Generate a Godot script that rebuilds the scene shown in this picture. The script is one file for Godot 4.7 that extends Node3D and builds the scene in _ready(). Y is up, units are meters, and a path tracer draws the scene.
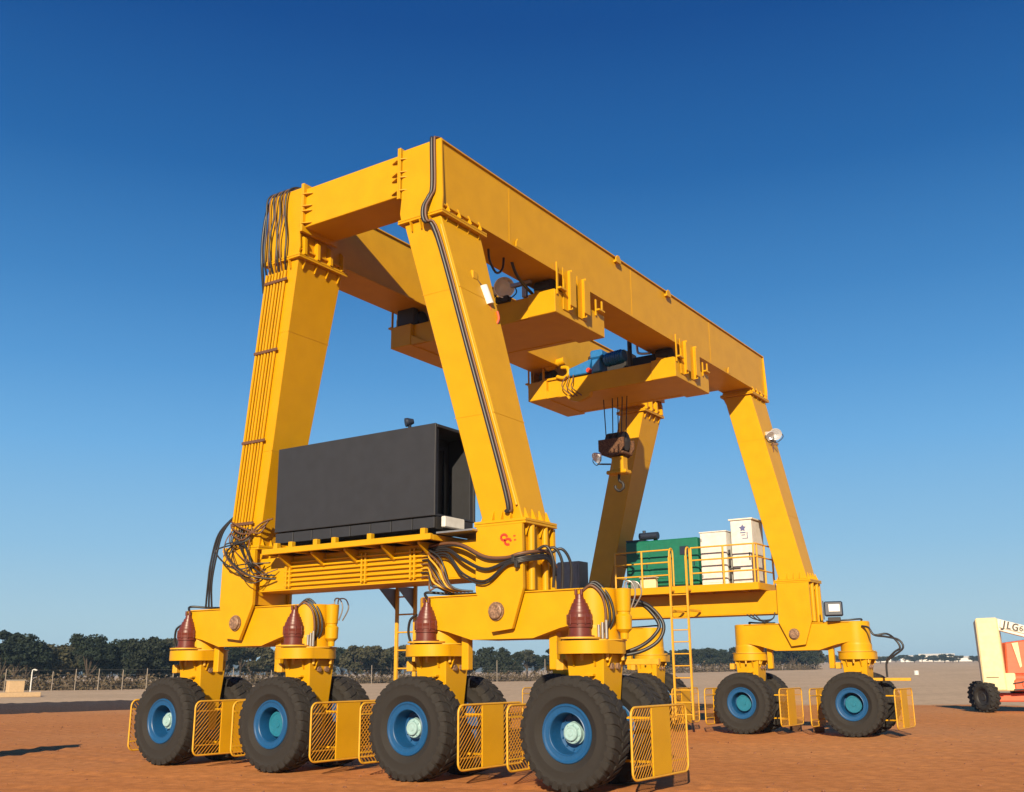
extends Node3D

const SPAN := 13.08          # between the two wheel tracks
const PIN := 2.796           # bogie pins stand at plus and minus this along the travel direction
const WHEEL_OFF := 1.365     # wheel pairs either side of a pin
var M := {}
var used := {}
var rng := RandomNumberGenerator.new()

# ---------------------------------------------------------------- geometry helpers
# u runs along the crane's travel, v along its span (away from the camera), h is height
func V(u: float, v: float, h: float) -> Vector3:
	return Vector3(u, h, -v)

func mesh0() -> SurfaceTool:
	var s := SurfaceTool.new()
	s.begin(Mesh.PRIMITIVE_TRIANGLES)
	return s

func tri(s: SurfaceTool, a: Vector3, b: Vector3, c: Vector3, na: Vector3, nb: Vector3, nc: Vector3) -> void:
	if (b - a).cross(c - a).dot(na + nb + nc) > 0.0:
		var t := b
		b = c
		c = t
		t = nb
		nb = nc
		nc = t
	s.set_normal(na)
	s.add_vertex(a)
	s.set_normal(nb)
	s.add_vertex(b)
	s.set_normal(nc)
	s.add_vertex(c)

func face(s: SurfaceTool, pts: Array, centre: Vector3) -> void:
	var m := Vector3.ZERO
	for p in pts:
		m += p
	m /= pts.size()
	var n := Vector3.ZERO
	for i in range(1, pts.size() - 1):
		n += (pts[i] - pts[0]).cross(pts[i + 1] - pts[0])
	if n.length() < 1e-12:
		return
	n = n.normalized()
	if n.dot(m - centre) < 0.0:
		n = -n
	for i in range(1, pts.size() - 1):
		tri(s, pts[0], pts[i], pts[i + 1], n, n, n)

const HF := [[0, 1, 2, 3], [4, 5, 6, 7], [0, 1, 5, 4], [1, 2, 6, 5], [2, 3, 7, 6], [3, 0, 4, 7]]

func hexa(s: SurfaceTool, p: Array, bevel := 0.0) -> void:
	var c := Vector3.ZERO
	for q in p:
		c += q
	c /= 8.0
	if bevel <= 0.0:
		for f in HF:
			face(s, [p[f[0]], p[f[1]], p[f[2]], p[f[3]]], c)
		return
	var at := {}
	for k in 6:
		var f: Array = HF[k]
		var pts := []
		for i in 4:
			var q: Vector3 = p[f[i]]
			var a: Vector3 = p[f[(i + 3) % 4]] - q
			var b: Vector3 = p[f[(i + 1) % 4]] - q
			var w: Vector3 = q + a.normalized() * bevel + b.normalized() * bevel
			at[k * 8 + f[i]] = w
			pts.append(w)
		face(s, pts, c)
	for k in 6:
		for l in range(k + 1, 6):
			var both := []
			for i in HF[k]:
				if HF[l].has(i):
					both.append(i)
			if both.size() == 2:
				face(s, [at[k * 8 + both[0]], at[k * 8 + both[1]], at[l * 8 + both[1]], at[l * 8 + both[0]]], c)
	for i in 8:
		var pts := []
		for k in 6:
			if HF[k].has(i):
				pts.append(at[k * 8 + i])
		face(s, pts, c)

func box(s: SurfaceTool, c: Vector3, size: Vector3, bevel := 0.0, b := Basis.IDENTITY) -> void:
	var e := size / 2.0
	var p := []
	for y in [-1.0, 1.0]:
		for q in [[-1, -1], [1, -1], [1, 1], [-1, 1]]:
			p.append(c + b * Vector3(q[0] * e.x, y * e.y, q[1] * e.z))
	hexa(s, p, bevel)

# box between two crane corners
func ubox(s: SurfaceTool, u0: float, u1: float, v0: float, v1: float, h0: float, h1: float, bevel := 0.008) -> void:
	box(s, V((u0 + u1) / 2.0, (v0 + v1) / 2.0, (h0 + h1) / 2.0), Vector3(absf(u1 - u0), absf(h1 - h0), absf(v1 - v0)), bevel)

func bar(s: SurfaceTool, a: Vector3, b: Vector3, w: float, t: float, up := Vector3.UP, bevel := 0.0) -> void:
	var z := (b - a).normalized()
	var x := up.cross(z)
	if x.length() < 0.01:
		x = Vector3.RIGHT.cross(z)
	x = x.normalized()
	var y := z.cross(x)
	box(s, (a + b) / 2.0, Vector3(w, t, (b - a).length()), bevel, Basis(x, y, z))

func ring_at(c: Vector3, x: Vector3, y: Vector3, r: float, n: int) -> Array:
	var out := []
	for i in n:
		var a := TAU * i / n
		out.append(c + (x * cos(a) + y * sin(a)) * r)
	return out

func cyl(s: SurfaceTool, a: Vector3, b: Vector3, ra: float, rb: float, n := 16) -> void:
	lathe(s, [[0.0, 0.0], [ra, 0.0], [rb, (b - a).length()], [0.0, (b - a).length()]], a, b - a, n)

# profile: [radius, distance along axis]; crisp edges
func lathe(s: SurfaceTool, prof: Array, o: Vector3, axis: Vector3, n := 24, smooth := false) -> void:
	var z := axis.normalized()
	var x := z.cross(Vector3.UP if absf(z.y) < 0.9 else Vector3.RIGHT).normalized()
	var y := z.cross(x)
	var segn := []
	for i in prof.size() - 1:
		var dr: float = prof[i + 1][0] - prof[i][0]
		var dz: float = prof[i + 1][1] - prof[i][1]
		segn.append(Vector2(dz, -dr).normalized())
	for i in prof.size() - 1:
		var n0: Vector2 = segn[i]
		var n1: Vector2 = segn[i]
		if smooth:
			if i > 0:
				n0 = (segn[i] + segn[i - 1]).normalized()
			if i < segn.size() - 1:
				n1 = (segn[i] + segn[i + 1]).normalized()
		for k in n:
			var a0 := TAU * k / n
			var a1 := TAU * (k + 1) / n
			var d0 := x * cos(a0) + y * sin(a0)
			var d1 := x * cos(a1) + y * sin(a1)
			var r0: float = prof[i][0]
			var r1: float = prof[i + 1][0]
			var z0: Vector3 = o + z * prof[i][1]
			var z1: Vector3 = o + z * prof[i + 1][1]
			var p00 := z0 + d0 * r0
			var p01 := z0 + d1 * r0
			var p10 := z1 + d0 * r1
			var p11 := z1 + d1 * r1
			var m00 := d0 * n0.x + z * n0.y
			var m01 := d1 * n0.x + z * n0.y
			var m10 := d0 * n1.x + z * n1.y
			var m11 := d1 * n1.x + z * n1.y
			if r0 > 1e-6:
				tri(s, p00, p01, p11, m00, m01, m11)
			if r1 > 1e-6:
				tri(s, p00, p11, p10, m00, m11, m10)

func smooth_path(ctrl: Array, per := 6) -> Array:
	var out := []
	var n := ctrl.size()
	for i in n - 1:
		var p0: Vector3 = ctrl[maxi(i - 1, 0)]
		var p1: Vector3 = ctrl[i]
		var p2: Vector3 = ctrl[i + 1]
		var p3: Vector3 = ctrl[mini(i + 2, n - 1)]
		for k in per:
			var t := float(k) / per
			out.append(p1.cubic_interpolate(p2, p0, p3, t))
	out.append(ctrl[n - 1])
	return out

func tube(s: SurfaceTool, pts: Array, r: float, n := 8, closed := false) -> void:
	var m := pts.size()
	var rings := []
	var nrm := []
	var x := Vector3.ZERO
	for i in m:
		var a: Vector3 = pts[(i - 1 + m) % m] if (closed or i > 0) else pts[0]
		var b: Vector3 = pts[(i + 1) % m] if (closed or i < m - 1) else pts[m - 1]
		var z := (b - a).normalized()
		if x == Vector3.ZERO:
			x = z.cross(Vector3.UP if absf(z.y) < 0.9 else Vector3.RIGHT).normalized()
		x = (x - z * x.dot(z)).normalized()
		var y := z.cross(x)
		var rg := []
		var rn := []
		for k in n:
			var an := TAU * k / n
			var d := x * cos(an) + y * sin(an)
			rn.append(d)
			rg.append(pts[i] + d * r)
		rings.append(rg)
		nrm.append(rn)
	for i in (m if closed else m - 1):
		var j := (i + 1) % m
		for k in n:
			var l := (k + 1) % n
			tri(s, rings[i][k], rings[i][l], rings[j][l], nrm[i][k], nrm[i][l], nrm[j][l])
			tri(s, rings[i][k], rings[j][l], rings[j][k], nrm[i][k], nrm[j][l], nrm[j][k])
	if not closed:
		face(s, rings[0], pts[1])
		face(s, rings[m - 1], pts[m - 2])

# extrude a polygon given in the plane (X, Y) along Z from o
func extr(s: SurfaceTool, poly: Array, o: Vector3, X: Vector3, Y: Vector3, Z: Vector3) -> void:
	var pv := PackedVector2Array()
	for p in poly:
		pv.append(p)
	var idx := Geometry2D.triangulate_polygon(pv)
	var n := Z.normalized()
	for i in range(0, idx.size(), 3):
		var q := []
		for k in 3:
			var p: Vector2 = pv[idx[i + k]]
			q.append(o + X * p.x + Y * p.y)
		tri(s, q[0], q[1], q[2], -n, -n, -n)
		tri(s, q[0] + Z, q[1] + Z, q[2] + Z, n, n, n)
	var cw := Geometry2D.is_polygon_clockwise(pv)
	for i in pv.size():
		var a := pv[i]
		var b := pv[(i + 1) % pv.size()]
		var d := (b - a).normalized()
		var e := Vector2(-d.y, d.x) if cw else Vector2(d.y, -d.x)
		var nn := (X * e.x + Y * e.y).normalized()
		var pa := o + X * a.x + Y * a.y
		var pb := o + X * b.x + Y * b.y
		tri(s, pa, pb, pb + Z, nn, nn, nn)
		tri(s, pa, pb + Z, pa + Z, nn, nn, nn)

# profile in (u, h) extruded from v0 to v1
func plate(s: SurfaceTool, poly: Array, v0: float, v1: float) -> void:
	extr(s, poly, V(0, v0, 0), Vector3.RIGHT, Vector3.UP, V(0, v1 - v0, 0))

func mir(poly: Array, su: float, du := 0.0) -> Array:
	var out := []
	for p in poly:
		out.append(Vector2(p[0] * su + du, p[1]))
	return out

# ---------------------------------------------------------------- scene helpers
func numbered(parent: Node, called: String) -> String:
	var key := str(parent.get_instance_id()) + called
	var n: int = used.get(key, 0)
	used[key] = n + 1
	return called if n == 0 else "%s_%03d" % [called, n]

func put(parent: Node, called: String, what, m: Material, xf := Transform3D.IDENTITY) -> MeshInstance3D:
	var o := MeshInstance3D.new()
	o.mesh = what.commit() if what is SurfaceTool else what
	o.material_override = m
	o.name = numbered(parent, called)
	o.transform = xf
	parent.add_child(o, true)
	return o

func group_part(parent: Node, called: String, at: Vector3, turn := 0.0) -> Node3D:
	var o := Node3D.new()
	o.name = numbered(parent, called)
	parent.add_child(o, true)
	o.position = at
	o.rotation.y = turn
	return o

func tag(o: Node, label: String, category: String, grp := "", kind := "") -> void:
	if label:
		o.set_meta("label", label)
	if category:
		o.set_meta("category", category)
	if grp:
		o.set_meta("group", grp)
	if kind:
		o.set_meta("kind", kind)

func thing(called: String, at: Vector3, label: String, category: String, grp := "", turn := 0.0) -> Node3D:
	var o := group_part(self, called, at, turn)
	tag(o, label, category, grp)
	return o

# ---------------------------------------------------------------- materials
func lin(r: float, g: float, b: float) -> Color:
	return Color(r, g, b).linear_to_srgb()

func noise_image(seed_: int, freq: float, size: int, oct := 4, type := FastNoiseLite.TYPE_SIMPLEX_SMOOTH) -> Image:
	var n := FastNoiseLite.new()
	n.seed = seed_
	n.noise_type = type
	n.frequency = freq
	n.fractal_octaves = oct
	return n.get_seamless_image(size, size)

# grey levels from lo to hi, optionally with spots
func tone_texture(seed_: int, freq: float, lo: Color, hi: Color, size := 512, contrast := 1.0, oct := 5) -> ImageTexture:
	var src := noise_image(seed_, freq, size, oct)
	var fine := noise_image(seed_ + 7, 0.25, size, 2)
	var im := Image.create(size, size, false, Image.FORMAT_RGB8)
	for y in size:
		for x in size:
			var t := src.get_pixel(x, y).r
			t = clampf((t - 0.5) * contrast + 0.5, 0.0, 1.0)
			t = clampf(t + (fine.get_pixel(x, y).r - 0.5) * 0.25, 0.0, 1.0)
			im.set_pixel(x, y, lo.lerp(hi, t))
	im.generate_mipmaps()
	return ImageTexture.create_from_image(im)

func bump_texture(seed_: int, freq: float, size := 512, strength := 4.0, oct := 4) -> ImageTexture:
	var im := noise_image(seed_, freq, size, oct)
	im.convert(Image.FORMAT_RGBA8)
	im.bump_map_to_normal_map(strength)
	im.generate_mipmaps()
	return ImageTexture.create_from_image(im)

func paint(c: Color, rough: float, tex: Texture2D = null, bump: Texture2D = null, scale := 0.4, metal := 0.0, bump_scale := 0.15) -> StandardMaterial3D:
	var m := StandardMaterial3D.new()
	m.albedo_color = c
	m.roughness = rough
	m.metallic = metal
	m.uv1_triplanar = true
	m.uv1_world_triplanar = true
	m.uv1_scale = Vector3.ONE * scale
	if tex:
		m.albedo_texture = tex
	if bump:
		m.normal_enabled = true
		m.normal_texture = bump
		m.normal_scale = bump_scale
	return m

func build_materials() -> void:
	var wear := tone_texture(3, 0.02, Color(0.93, 0.925, 0.91), Color(1, 1, 1), 512, 1.3)
	var clean := tone_texture(4, 0.03, Color(0.955, 0.95, 0.94), Color(1, 1, 1), 512, 1.2)
	var dusty := tone_texture(5, 0.02, Color(0.62, 0.6, 0.58), Color(1, 0.98, 0.95), 512, 1.8)
	var ripple := bump_texture(11, 0.01, 512, 3.0, 3)
	var grain := bump_texture(13, 0.12, 512, 5.0, 3)
	M.yellow = paint(lin(0.575, 0.302, 0.003), 0.42, clean, null, 0.12)
	M.yellow.metallic_specular = 0.35
	M.yellow_rail = paint(lin(0.64, 0.34, 0.02), 0.5, wear, null, 0.9)
	M.mesh = paint(lin(0.56, 0.26, 0.02), 0.55, wear, null, 0.9)
	M.rubber = paint(lin(0.0165, 0.0142, 0.0123), 0.85, wear, grain, 1.3, 0.0, 0.3)
	M.blue = paint(lin(0.005, 0.070, 0.20), 0.45, wear, null, 1.5)
	M.teal = paint(lin(0.012, 0.15, 0.24), 0.45, wear, null, 1.5)
	M.pale = paint(lin(0.30, 0.47, 0.49), 0.3, wear, null, 1.5)
	M.oxide = paint(lin(0.125, 0.024, 0.014), 0.38, wear, null, 1.5)
	M.charcoal = paint(lin(0.023, 0.0245, 0.030), 0.55, wear, ripple, 0.3, 0.0, 0.3)
	M.dark = paint(lin(0.02, 0.018, 0.017), 0.6)
	M.hose = paint(lin(0.018, 0.018, 0.02), 0.45)
	M.brown_pipe = paint(lin(0.13, 0.06, 0.03), 0.5, wear, null, 1.5)
	M.green = paint(lin(0.004, 0.14, 0.085), 0.5, wear, ripple, 0.5)
	M.navy = paint(lin(0.012, 0.02, 0.04), 0.5)
	M.white = paint(lin(0.66, 0.65, 0.62), 0.5, wear, null, 0.5)
	M.cream = paint(lin(0.74, 0.60, 0.34), 0.55, wear, null, 0.5)
	M.offwhite = paint(lin(0.70, 0.66, 0.58), 0.55, wear, null, 0.5)
	M.orange = paint(lin(0.68, 0.11, 0.045), 0.5, wear, null, 0.5)
	M.steel = paint(lin(0.42, 0.40, 0.38), 0.35, wear, null, 1.0, 0.7)
	M.silver = paint(lin(0.74, 0.76, 0.80), 0.2, null, null, 1.0, 0.35)
	M.pin = paint(lin(0.32, 0.20, 0.13), 0.5, dusty, null, 2.0)
	M.grey = paint(lin(0.20, 0.205, 0.20), 0.5, wear, null, 0.5)
	M.red = paint(lin(0.55, 0.04, 0.015), 0.5)
	M.emblem = paint(lin(0.10, 0.11, 0.25), 0.5)
	M.text = paint(lin(0.05, 0.045, 0.04), 0.6)
	M.blue_motor = paint(lin(0.012, 0.16, 0.46), 0.4, wear, null, 1.0)
	M.lens = paint(lin(0.7, 0.7, 0.68), 0.1)
	M.concrete = paint(lin(0.42, 0.37, 0.30), 0.85, wear, null, 0.5)
	M.post = paint(lin(0.26, 0.22, 0.18), 0.85, wear, null, 0.5)
	M.tan = paint(lin(0.52, 0.36, 0.20), 0.8, wear, null, 0.5)
	M.timber = paint(lin(0.16, 0.075, 0.035), 0.85, dusty, grain, 2.0)
	M.bark = paint(lin(0.10, 0.075, 0.055), 0.9, dusty, null, 0.8)
	# dirt: warm red soil; grain and small stones in the texture, broad patches in the vertex colours
	M.dirt = ground_material(21, Color(0.82, 0.81, 0.80), 0.55, 0.09)
	M.field = ground_material(31, Color(0.82, 0.82, 0.82), 0.2, 0.2)
	M.bank = paint(lin(0.055, 0.03, 0.022), 0.95, dusty, grain, 0.7, 0.0, 0.6)
	M.clod = paint(lin(0.30, 0.13, 0.065), 0.95, dusty, null, 2.0)

func ground_material(seed_: int, lo: Color, scale: float, bump: float) -> StandardMaterial3D:
	var size := 1024
	var a := noise_image(seed_, 0.006, size, 5)
	var b := noise_image(seed_ + 1, 0.05, size, 4)
	var c := noise_image(seed_ + 2, 0.09, size, 2, FastNoiseLite.TYPE_CELLULAR)
	var im := Image.create(size, size, false, Image.FORMAT_RGB8)
	var hm := Image.create(size, size, false, Image.FORMAT_RGBA8)
	for y in size:
		for x in size:
			var t := 0.45 * a.get_pixel(x, y).r + 0.4 * b.get_pixel(x, y).r + 0.15 * c.get_pixel(x, y).r
			var k := clampf((t - 0.5) * 2.2 + 0.5, 0.0, 1.0)
			im.set_pixel(x, y, lo.lerp(Color(1, 1, 1), k))
			var hh := clampf(0.6 * b.get_pixel(x, y).r + 0.4 * c.get_pixel(x, y).r, 0.0, 1.0)
			hm.set_pixel(x, y, Color(hh, hh, hh))
	im.generate_mipmaps()
	hm.bump_map_to_normal_map(8.0)
	hm.generate_mipmaps()
	var m := paint(Color(1, 1, 1), 0.95, ImageTexture.create_from_image(im), ImageTexture.create_from_image(hm), scale, 0.0, bump)
	m.vertex_color_use_as_albedo = true
	m.metallic_specular = 0.25
	return m

# ---------------------------------------------------------------- light, sky, camera
func build_light() -> void:
	var cam := Camera3D.new()
	cam.name = "camera"
	cam.position = Vector3(11.5034, 1.5379, 13.074)
	cam.basis = Basis(Vector3.UP, 0.5886) * Basis(Vector3.RIGHT, 0.2636) * Basis(Vector3.BACK, -0.0070)
	cam.fov = rad_to_deg(2.0 * atan(396.0 / 1020.9))
	cam.far = 6000.0
	add_child(cam)
	cam.current = true

	var w := WorldEnvironment.new()
	w.name = "world_environment"
	var e := Environment.new()
	e.tonemap_mode = Environment.TONE_MAPPER_LINEAR
	e.tonemap_exposure = 1.6
	e.background_mode = Environment.BG_SKY
	var sky := Sky.new()
	var pm := PanoramaSkyMaterial.new()
	# clear late-day air: colours by elevation (degrees, sRGB)
	var stops := [[0.0, Color(0.700, 0.810, 0.860)], [2.5, Color(0.680, 0.810, 0.870)], [6.5, Color(0.570, 0.760, 0.890)], [12.0, Color(0.440, 0.685, 0.885)],
		[16.0, Color(0.345, 0.605, 0.835)], [20.5, Color(0.260, 0.520, 0.765)], [27.0, Color(0.155, 0.405, 0.665)],
		[35.0, Color(0.088, 0.305, 0.570)], [50.0, Color(0.070, 0.255, 0.515)], [90.0, Color(0.055, 0.210, 0.450)]]
	var im := Image.create(64, 512, false, Image.FORMAT_RGBF)
	for y in 512:
		var el := 90.0 - 180.0 * (y + 0.5) / 512.0
		var c := Color(0.30, 0.19, 0.12)
		if el >= 0.0:
			for i in stops.size() - 1:
				if el >= stops[i][0] and el <= stops[i + 1][0]:
					var t: float = (el - stops[i][0]) / (stops[i + 1][0] - stops[i][0])
					c = stops[i][1].srgb_to_linear().lerp(stops[i + 1][1].srgb_to_linear(), t) * (1.0 / 1.6)
		for x in 64:
			im.set_pixel(x, y, c)
	pm.panorama = ImageTexture.create_from_image(im)
	sky.sky_material = pm
	e.sky = sky
	e.sdfgi_enabled = true
	e.ssao_enabled = true
	e.ssil_enabled = true
	e.fog_enabled = true
	e.fog_density = 0.0003
	e.fog_light_color = Color(0.62, 0.76, 0.88)
	w.environment = e
	add_child(w)

	var sun := DirectionalLight3D.new()
	sun.name = "sun"
	sun.light_energy = 1.6
	sun.light_color = Color(1.0, 0.92, 0.79)
	sun.light_angular_distance = 0.5
	sun.shadow_enabled = true
	var dir := V(-0.46, 1.0, -0.47).normalized()
	sun.basis = Basis.looking_at(dir, Vector3.UP)
	add_child(sun)

# ---------------------------------------------------------------- ground
const CAM_U := 11.5
const CAM_V := -13.07
var gnoise := FastNoiseLite.new()
var gnoise2 := FastNoiseLite.new()

# world point at a bearing (degrees right of the span direction) and a distance from the viewpoint
func out_at(bearing: float, d: float) -> Vector2:
	var a := deg_to_rad(bearing)
	return Vector2(CAM_U + sin(a) * d, CAM_V + cos(a) * d)

func yard_edge(bearing: float) -> float:
	# distance at which the red yard gives way to the dry field
	return 61.0 + 3.0 * sin(deg_to_rad(bearing) * 3.0) - 8.0 * smoothstep(-40.0, -8.0, bearing)

func rise(bearing: float, d: float) -> float:
	var k := smoothstep(-42.0, -12.0, bearing) * (1.0 - smoothstep(30.0, 70.0, bearing))
	return k * 0.0085 * maxf(0.0, d - 70.0) * smoothstep(70.0, 260.0, d)

func ground_h(u: float, v: float) -> float:
	var d := Vector2(u - CAM_U, v - CAM_V)
	var b := rad_to_deg(atan2(d.x, d.y))
	var r := d.length()
	var n := gnoise.get_noise_2d(u * 14.0, v * 14.0) * 0.5 + 0.5
	var h := -0.018 * n
	# shallow ruts left by the crane's own wheels, along the travel direction
	for base in [0.0, SPAN]:
		for off in [-0.62, 0.62]:
			var k: float = absf(v - (base + off) - 0.12 * gnoise2.get_noise_1d(u * 3.0))
			if k < 0.45 and absf(u) > 5.2:
				h -= 0.022 * (1.0 - smoothstep(0.18, 0.3, k)) * (0.6 + 0.4 * sin(u * 21.0))
				h += 0.018 * exp(-pow((k - 0.33) / 0.06, 2.0))
	# two curving tracks left by a truck
	if r < 60.0:
		for off in [0.0, 1.9]:
			for q in [[-3.4, 0.16, 0.0], [19.5, -0.10, 2.0], [6.2, 0.04, 1.0]]:
				var line: float = q[0] + off + q[1] * u + 0.7 * sin(u * 0.13 + q[2])
				var k: float = absf(v - line)
				if k < 0.5:
					h -= 0.016 * (1.0 - smoothstep(0.15, 0.26, k))
					h += 0.016 * exp(-pow((k - 0.31) / 0.07, 2.0)) * (0.7 + 0.5 * gnoise.get_noise_2d(u * 9.0, v * 9.0))
	h += rise(b, r)
	h -= 0.25 * smoothstep(40.0, 70.0, r) * (gnoise2.get_noise_2d(u * 0.6, v * 0.6) * 0.5 + 0.5)
	return h

func build_ground() -> void:
	gnoise.seed = 5
	gnoise.frequency = 0.1
	gnoise.fractal_octaves = 4
	gnoise2.seed = 9
	gnoise2.frequency = 0.05
	var bearings := []
	var a := -180.0
	while a < 180.0:
		bearings.append(a)
		a += 0.28 if (a > -64.0 and a < 2.0) else 4.0
	bearings.append(180.0)
	var radii := [0.0]
	var r := 2.0
	while r < 3200.0:
		radii.append(r)
		r *= 1.011 if r < 50.0 else 1.018 if r < 140.0 else 1.06
	radii.append(3400.0)
	var nb := bearings.size()
	var pos := PackedVector3Array()
	var col := PackedColorArray()
	for ri in radii.size():
		for bi in nb:
			var p := out_at(bearings[bi], radii[ri])
			pos.append(V(p.x, p.y, ground_h(p.x, p.y)))
			var n1 := gnoise2.get_noise_2d(p.x * 1.6, p.y * 1.6)
			var n2 := gnoise.get_noise_2d(p.x * 3.0 + 50.0, p.y * 9.0)
			var n3 := gnoise.get_noise_2d(p.x * 0.35, p.y * 0.35 + 90.0)
			var edge: float = yard_edge(bearings[bi]) + 4.0 * gnoise.get_noise_2d(p.x * 0.7, p.y * 0.7)
			if radii[ri] < edge:
				var c := Color(0.60, 0.25, 0.080).lerp(Color(0.53, 0.21, 0.065), clampf(0.5 + n1 * 0.9 + n2 * 0.55, 0.0, 1.0))
				c = c.lerp(Color(0.61, 0.29, 0.115), clampf(n3 * 1.4, 0.0, 0.7))
				if radii[ri] > edge - 1.6:
					c = c.lerp(Color(0.60, 0.42, 0.25), 0.7)
				col.append(c)
			else:
				var c := Color(0.60, 0.44, 0.29).lerp(Color(0.53, 0.39, 0.255), clampf(0.5 + n1 + n2 * 0.5, 0.0, 1.0))
				c = c.lerp(Color(0.63, 0.46, 0.30), clampf(n3, 0.0, 0.6))
				col.append(c)
	for which in 2:
		var s := mesh0()
		for ri in radii.size() - 1:
			for bi in nb - 1:
				var mid: float = (radii[ri] + radii[ri + 1]) / 2.0
				var p := out_at(bearings[bi], mid)
				var inside: bool = mid < yard_edge(bearings[bi]) + 4.0 * gnoise.get_noise_2d(p.x * 0.7, p.y * 0.7)
				if inside != (which == 0):
					continue
				var i := ri * nb + bi
				for q in [[i, i + nb + 1, i + 1], [i, i + nb, i + nb + 1]]:
					if ri == 0 and q[2] == i + 1:
						continue
					for k in [q[0], q[2], q[1]]:
						s.set_color(col[k])
						s.set_smooth_group(0)
						s.add_vertex(pos[k])
		s.index()
		s.generate_normals()
		var o := put(self, "ground" if which == 0 else "field", s, M.dirt if which == 0 else M.field)
		tag(o, "red dirt yard under the crane" if which == 0 else "dry pale field beyond the red yard", "ground", "", "structure")

func low_heap(called: String, label: String, cu: float, cv: float, lu: float, lv: float, top: float, ang: float, m: Material, seed_: int) -> void:
	var n := FastNoiseLite.new()
	n.seed = seed_
	n.frequency = 0.9
	var s := mesh0()
	var nu := 90
	var nv := 16
	var b := Basis(Vector3.UP, ang)
	var pos := []
	for i in nu + 1:
		for j in nv + 1:
			var x := (float(i) / nu - 0.5) * 2.0
			var y := (float(j) / nv - 0.5) * 2.0
			var e := maxf(0.0, 1.0 - pow(absf(x), 6.0)) * maxf(0.0, 1.0 - pow(absf(y), 3.0))
			var w := b * Vector3(x * lu, 0, -y * lv) + V(cu, cv, 0)
			var k := n.get_noise_2d(w.x * 1.2, w.z * 1.2) + 0.5 * n.get_noise_2d(w.x * 4.0, w.z * 4.0)
			var h := ground_h(w.x, -w.z) - 0.03 + e * top * (0.85 + 0.16 * k)
			pos.append(Vector3(w.x, h, w.z))
	for i in nu:
		for j in nv:
			var p: int = i * (nv + 1) + j
			for q in [[p, p + nv + 2, p + 1], [p, p + nv + 1, p + nv + 2]]:
				s.set_smooth_group(0)
				var aa: Vector3 = pos[q[0]]
				var bb: Vector3 = pos[q[1]]
				var cc: Vector3 = pos[q[2]]
				if (bb - aa).cross(cc - aa).y > 0.0:
					var t := bb
					bb = cc
					cc = t
				s.add_vertex(aa)
				s.add_vertex(bb)
				s.add_vertex(cc)
	s.index()
	s.generate_normals()
	var o := put(self, called, s, m)
	tag(o, label, "soil", "", "structure")

# ---------------------------------------------------------------- the crane
var crane: Node3D

func guard_meshes() -> Array:
	# local frame: x along u, y up, z = -v; origin on the ground below the wheel pair's middle
	var f := mesh0()
	var pts := []
	for q in [[-0.95, 0.2, PI, 1.5 * PI], [0.71, 0.2, 1.5 * PI, TAU], [0.71, 1.08, 0.0, 0.5 * PI], [-0.95, 1.08, 0.5 * PI, PI]]:
		var rr := 0.11
		var cx: float = q[0] - signf(q[0]) * rr
		var cy: float = q[1] + (rr if q[1] < 0.5 else -rr)
		for k in 6:
			var a := lerpf(q[2], q[3], k / 5.0)
			pts.append(V(0, cx + cos(a) * rr, cy + sin(a) * rr))
	tube(f, pts, 0.017, 6, true)
	for h in [0.36, 0.92]:
		bar(f, V(-0.018, -0.93, h), V(-0.018, 0.69, h), 0.012, 0.022)
	var p := mesh0()
	ubox(p, -0.012, 0.012, -0.38, 0.17, 0.215, 1.065, 0.004)
	var w := mesh0()
	for wing in [[-0.93, -0.385], [0.175, 0.69]]:
		var v0: float = wing[0]
		var v1: float = wing[1]
		for dirn in [1.0]:
			var k := -1.2
			while k < 1.3:
				# line: h = 0.64 + dirn * (v - vm) + k
				var vm := (v0 + v1) / 2.0
				var ts := []
				for t in [[v0, 0.64 + dirn * (v0 - vm) + k], [v1, 0.64 + dirn * (v1 - vm) + k], [vm + dirn * (0.22 - 0.64 - k), 0.22], [vm + dirn * (1.06 - 0.64 - k), 1.06]]:
					if t[0] >= v0 - 1e-4 and t[0] <= v1 + 1e-4 and t[1] >= 0.2199 and t[1] <= 1.0601:
						ts.append(Vector2(t[0], t[1]))
				if ts.size() >= 2 and ts[0].distance_to(ts[1]) > 0.03:
					var off: float = 0.0035 * dirn
					bar(w, V(off, ts[0].x, ts[0].y), V(off, ts[1].x, ts[1].y), 0.005, 0.011, Vector3.UP)
				k += 0.075
	var arm := mesh0()
	bar(arm, V(-0.02, -0.05, 0), V(-0.80, -0.05, 0), 0.05, 0.03)
	return [f, p, w, arm]

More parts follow.
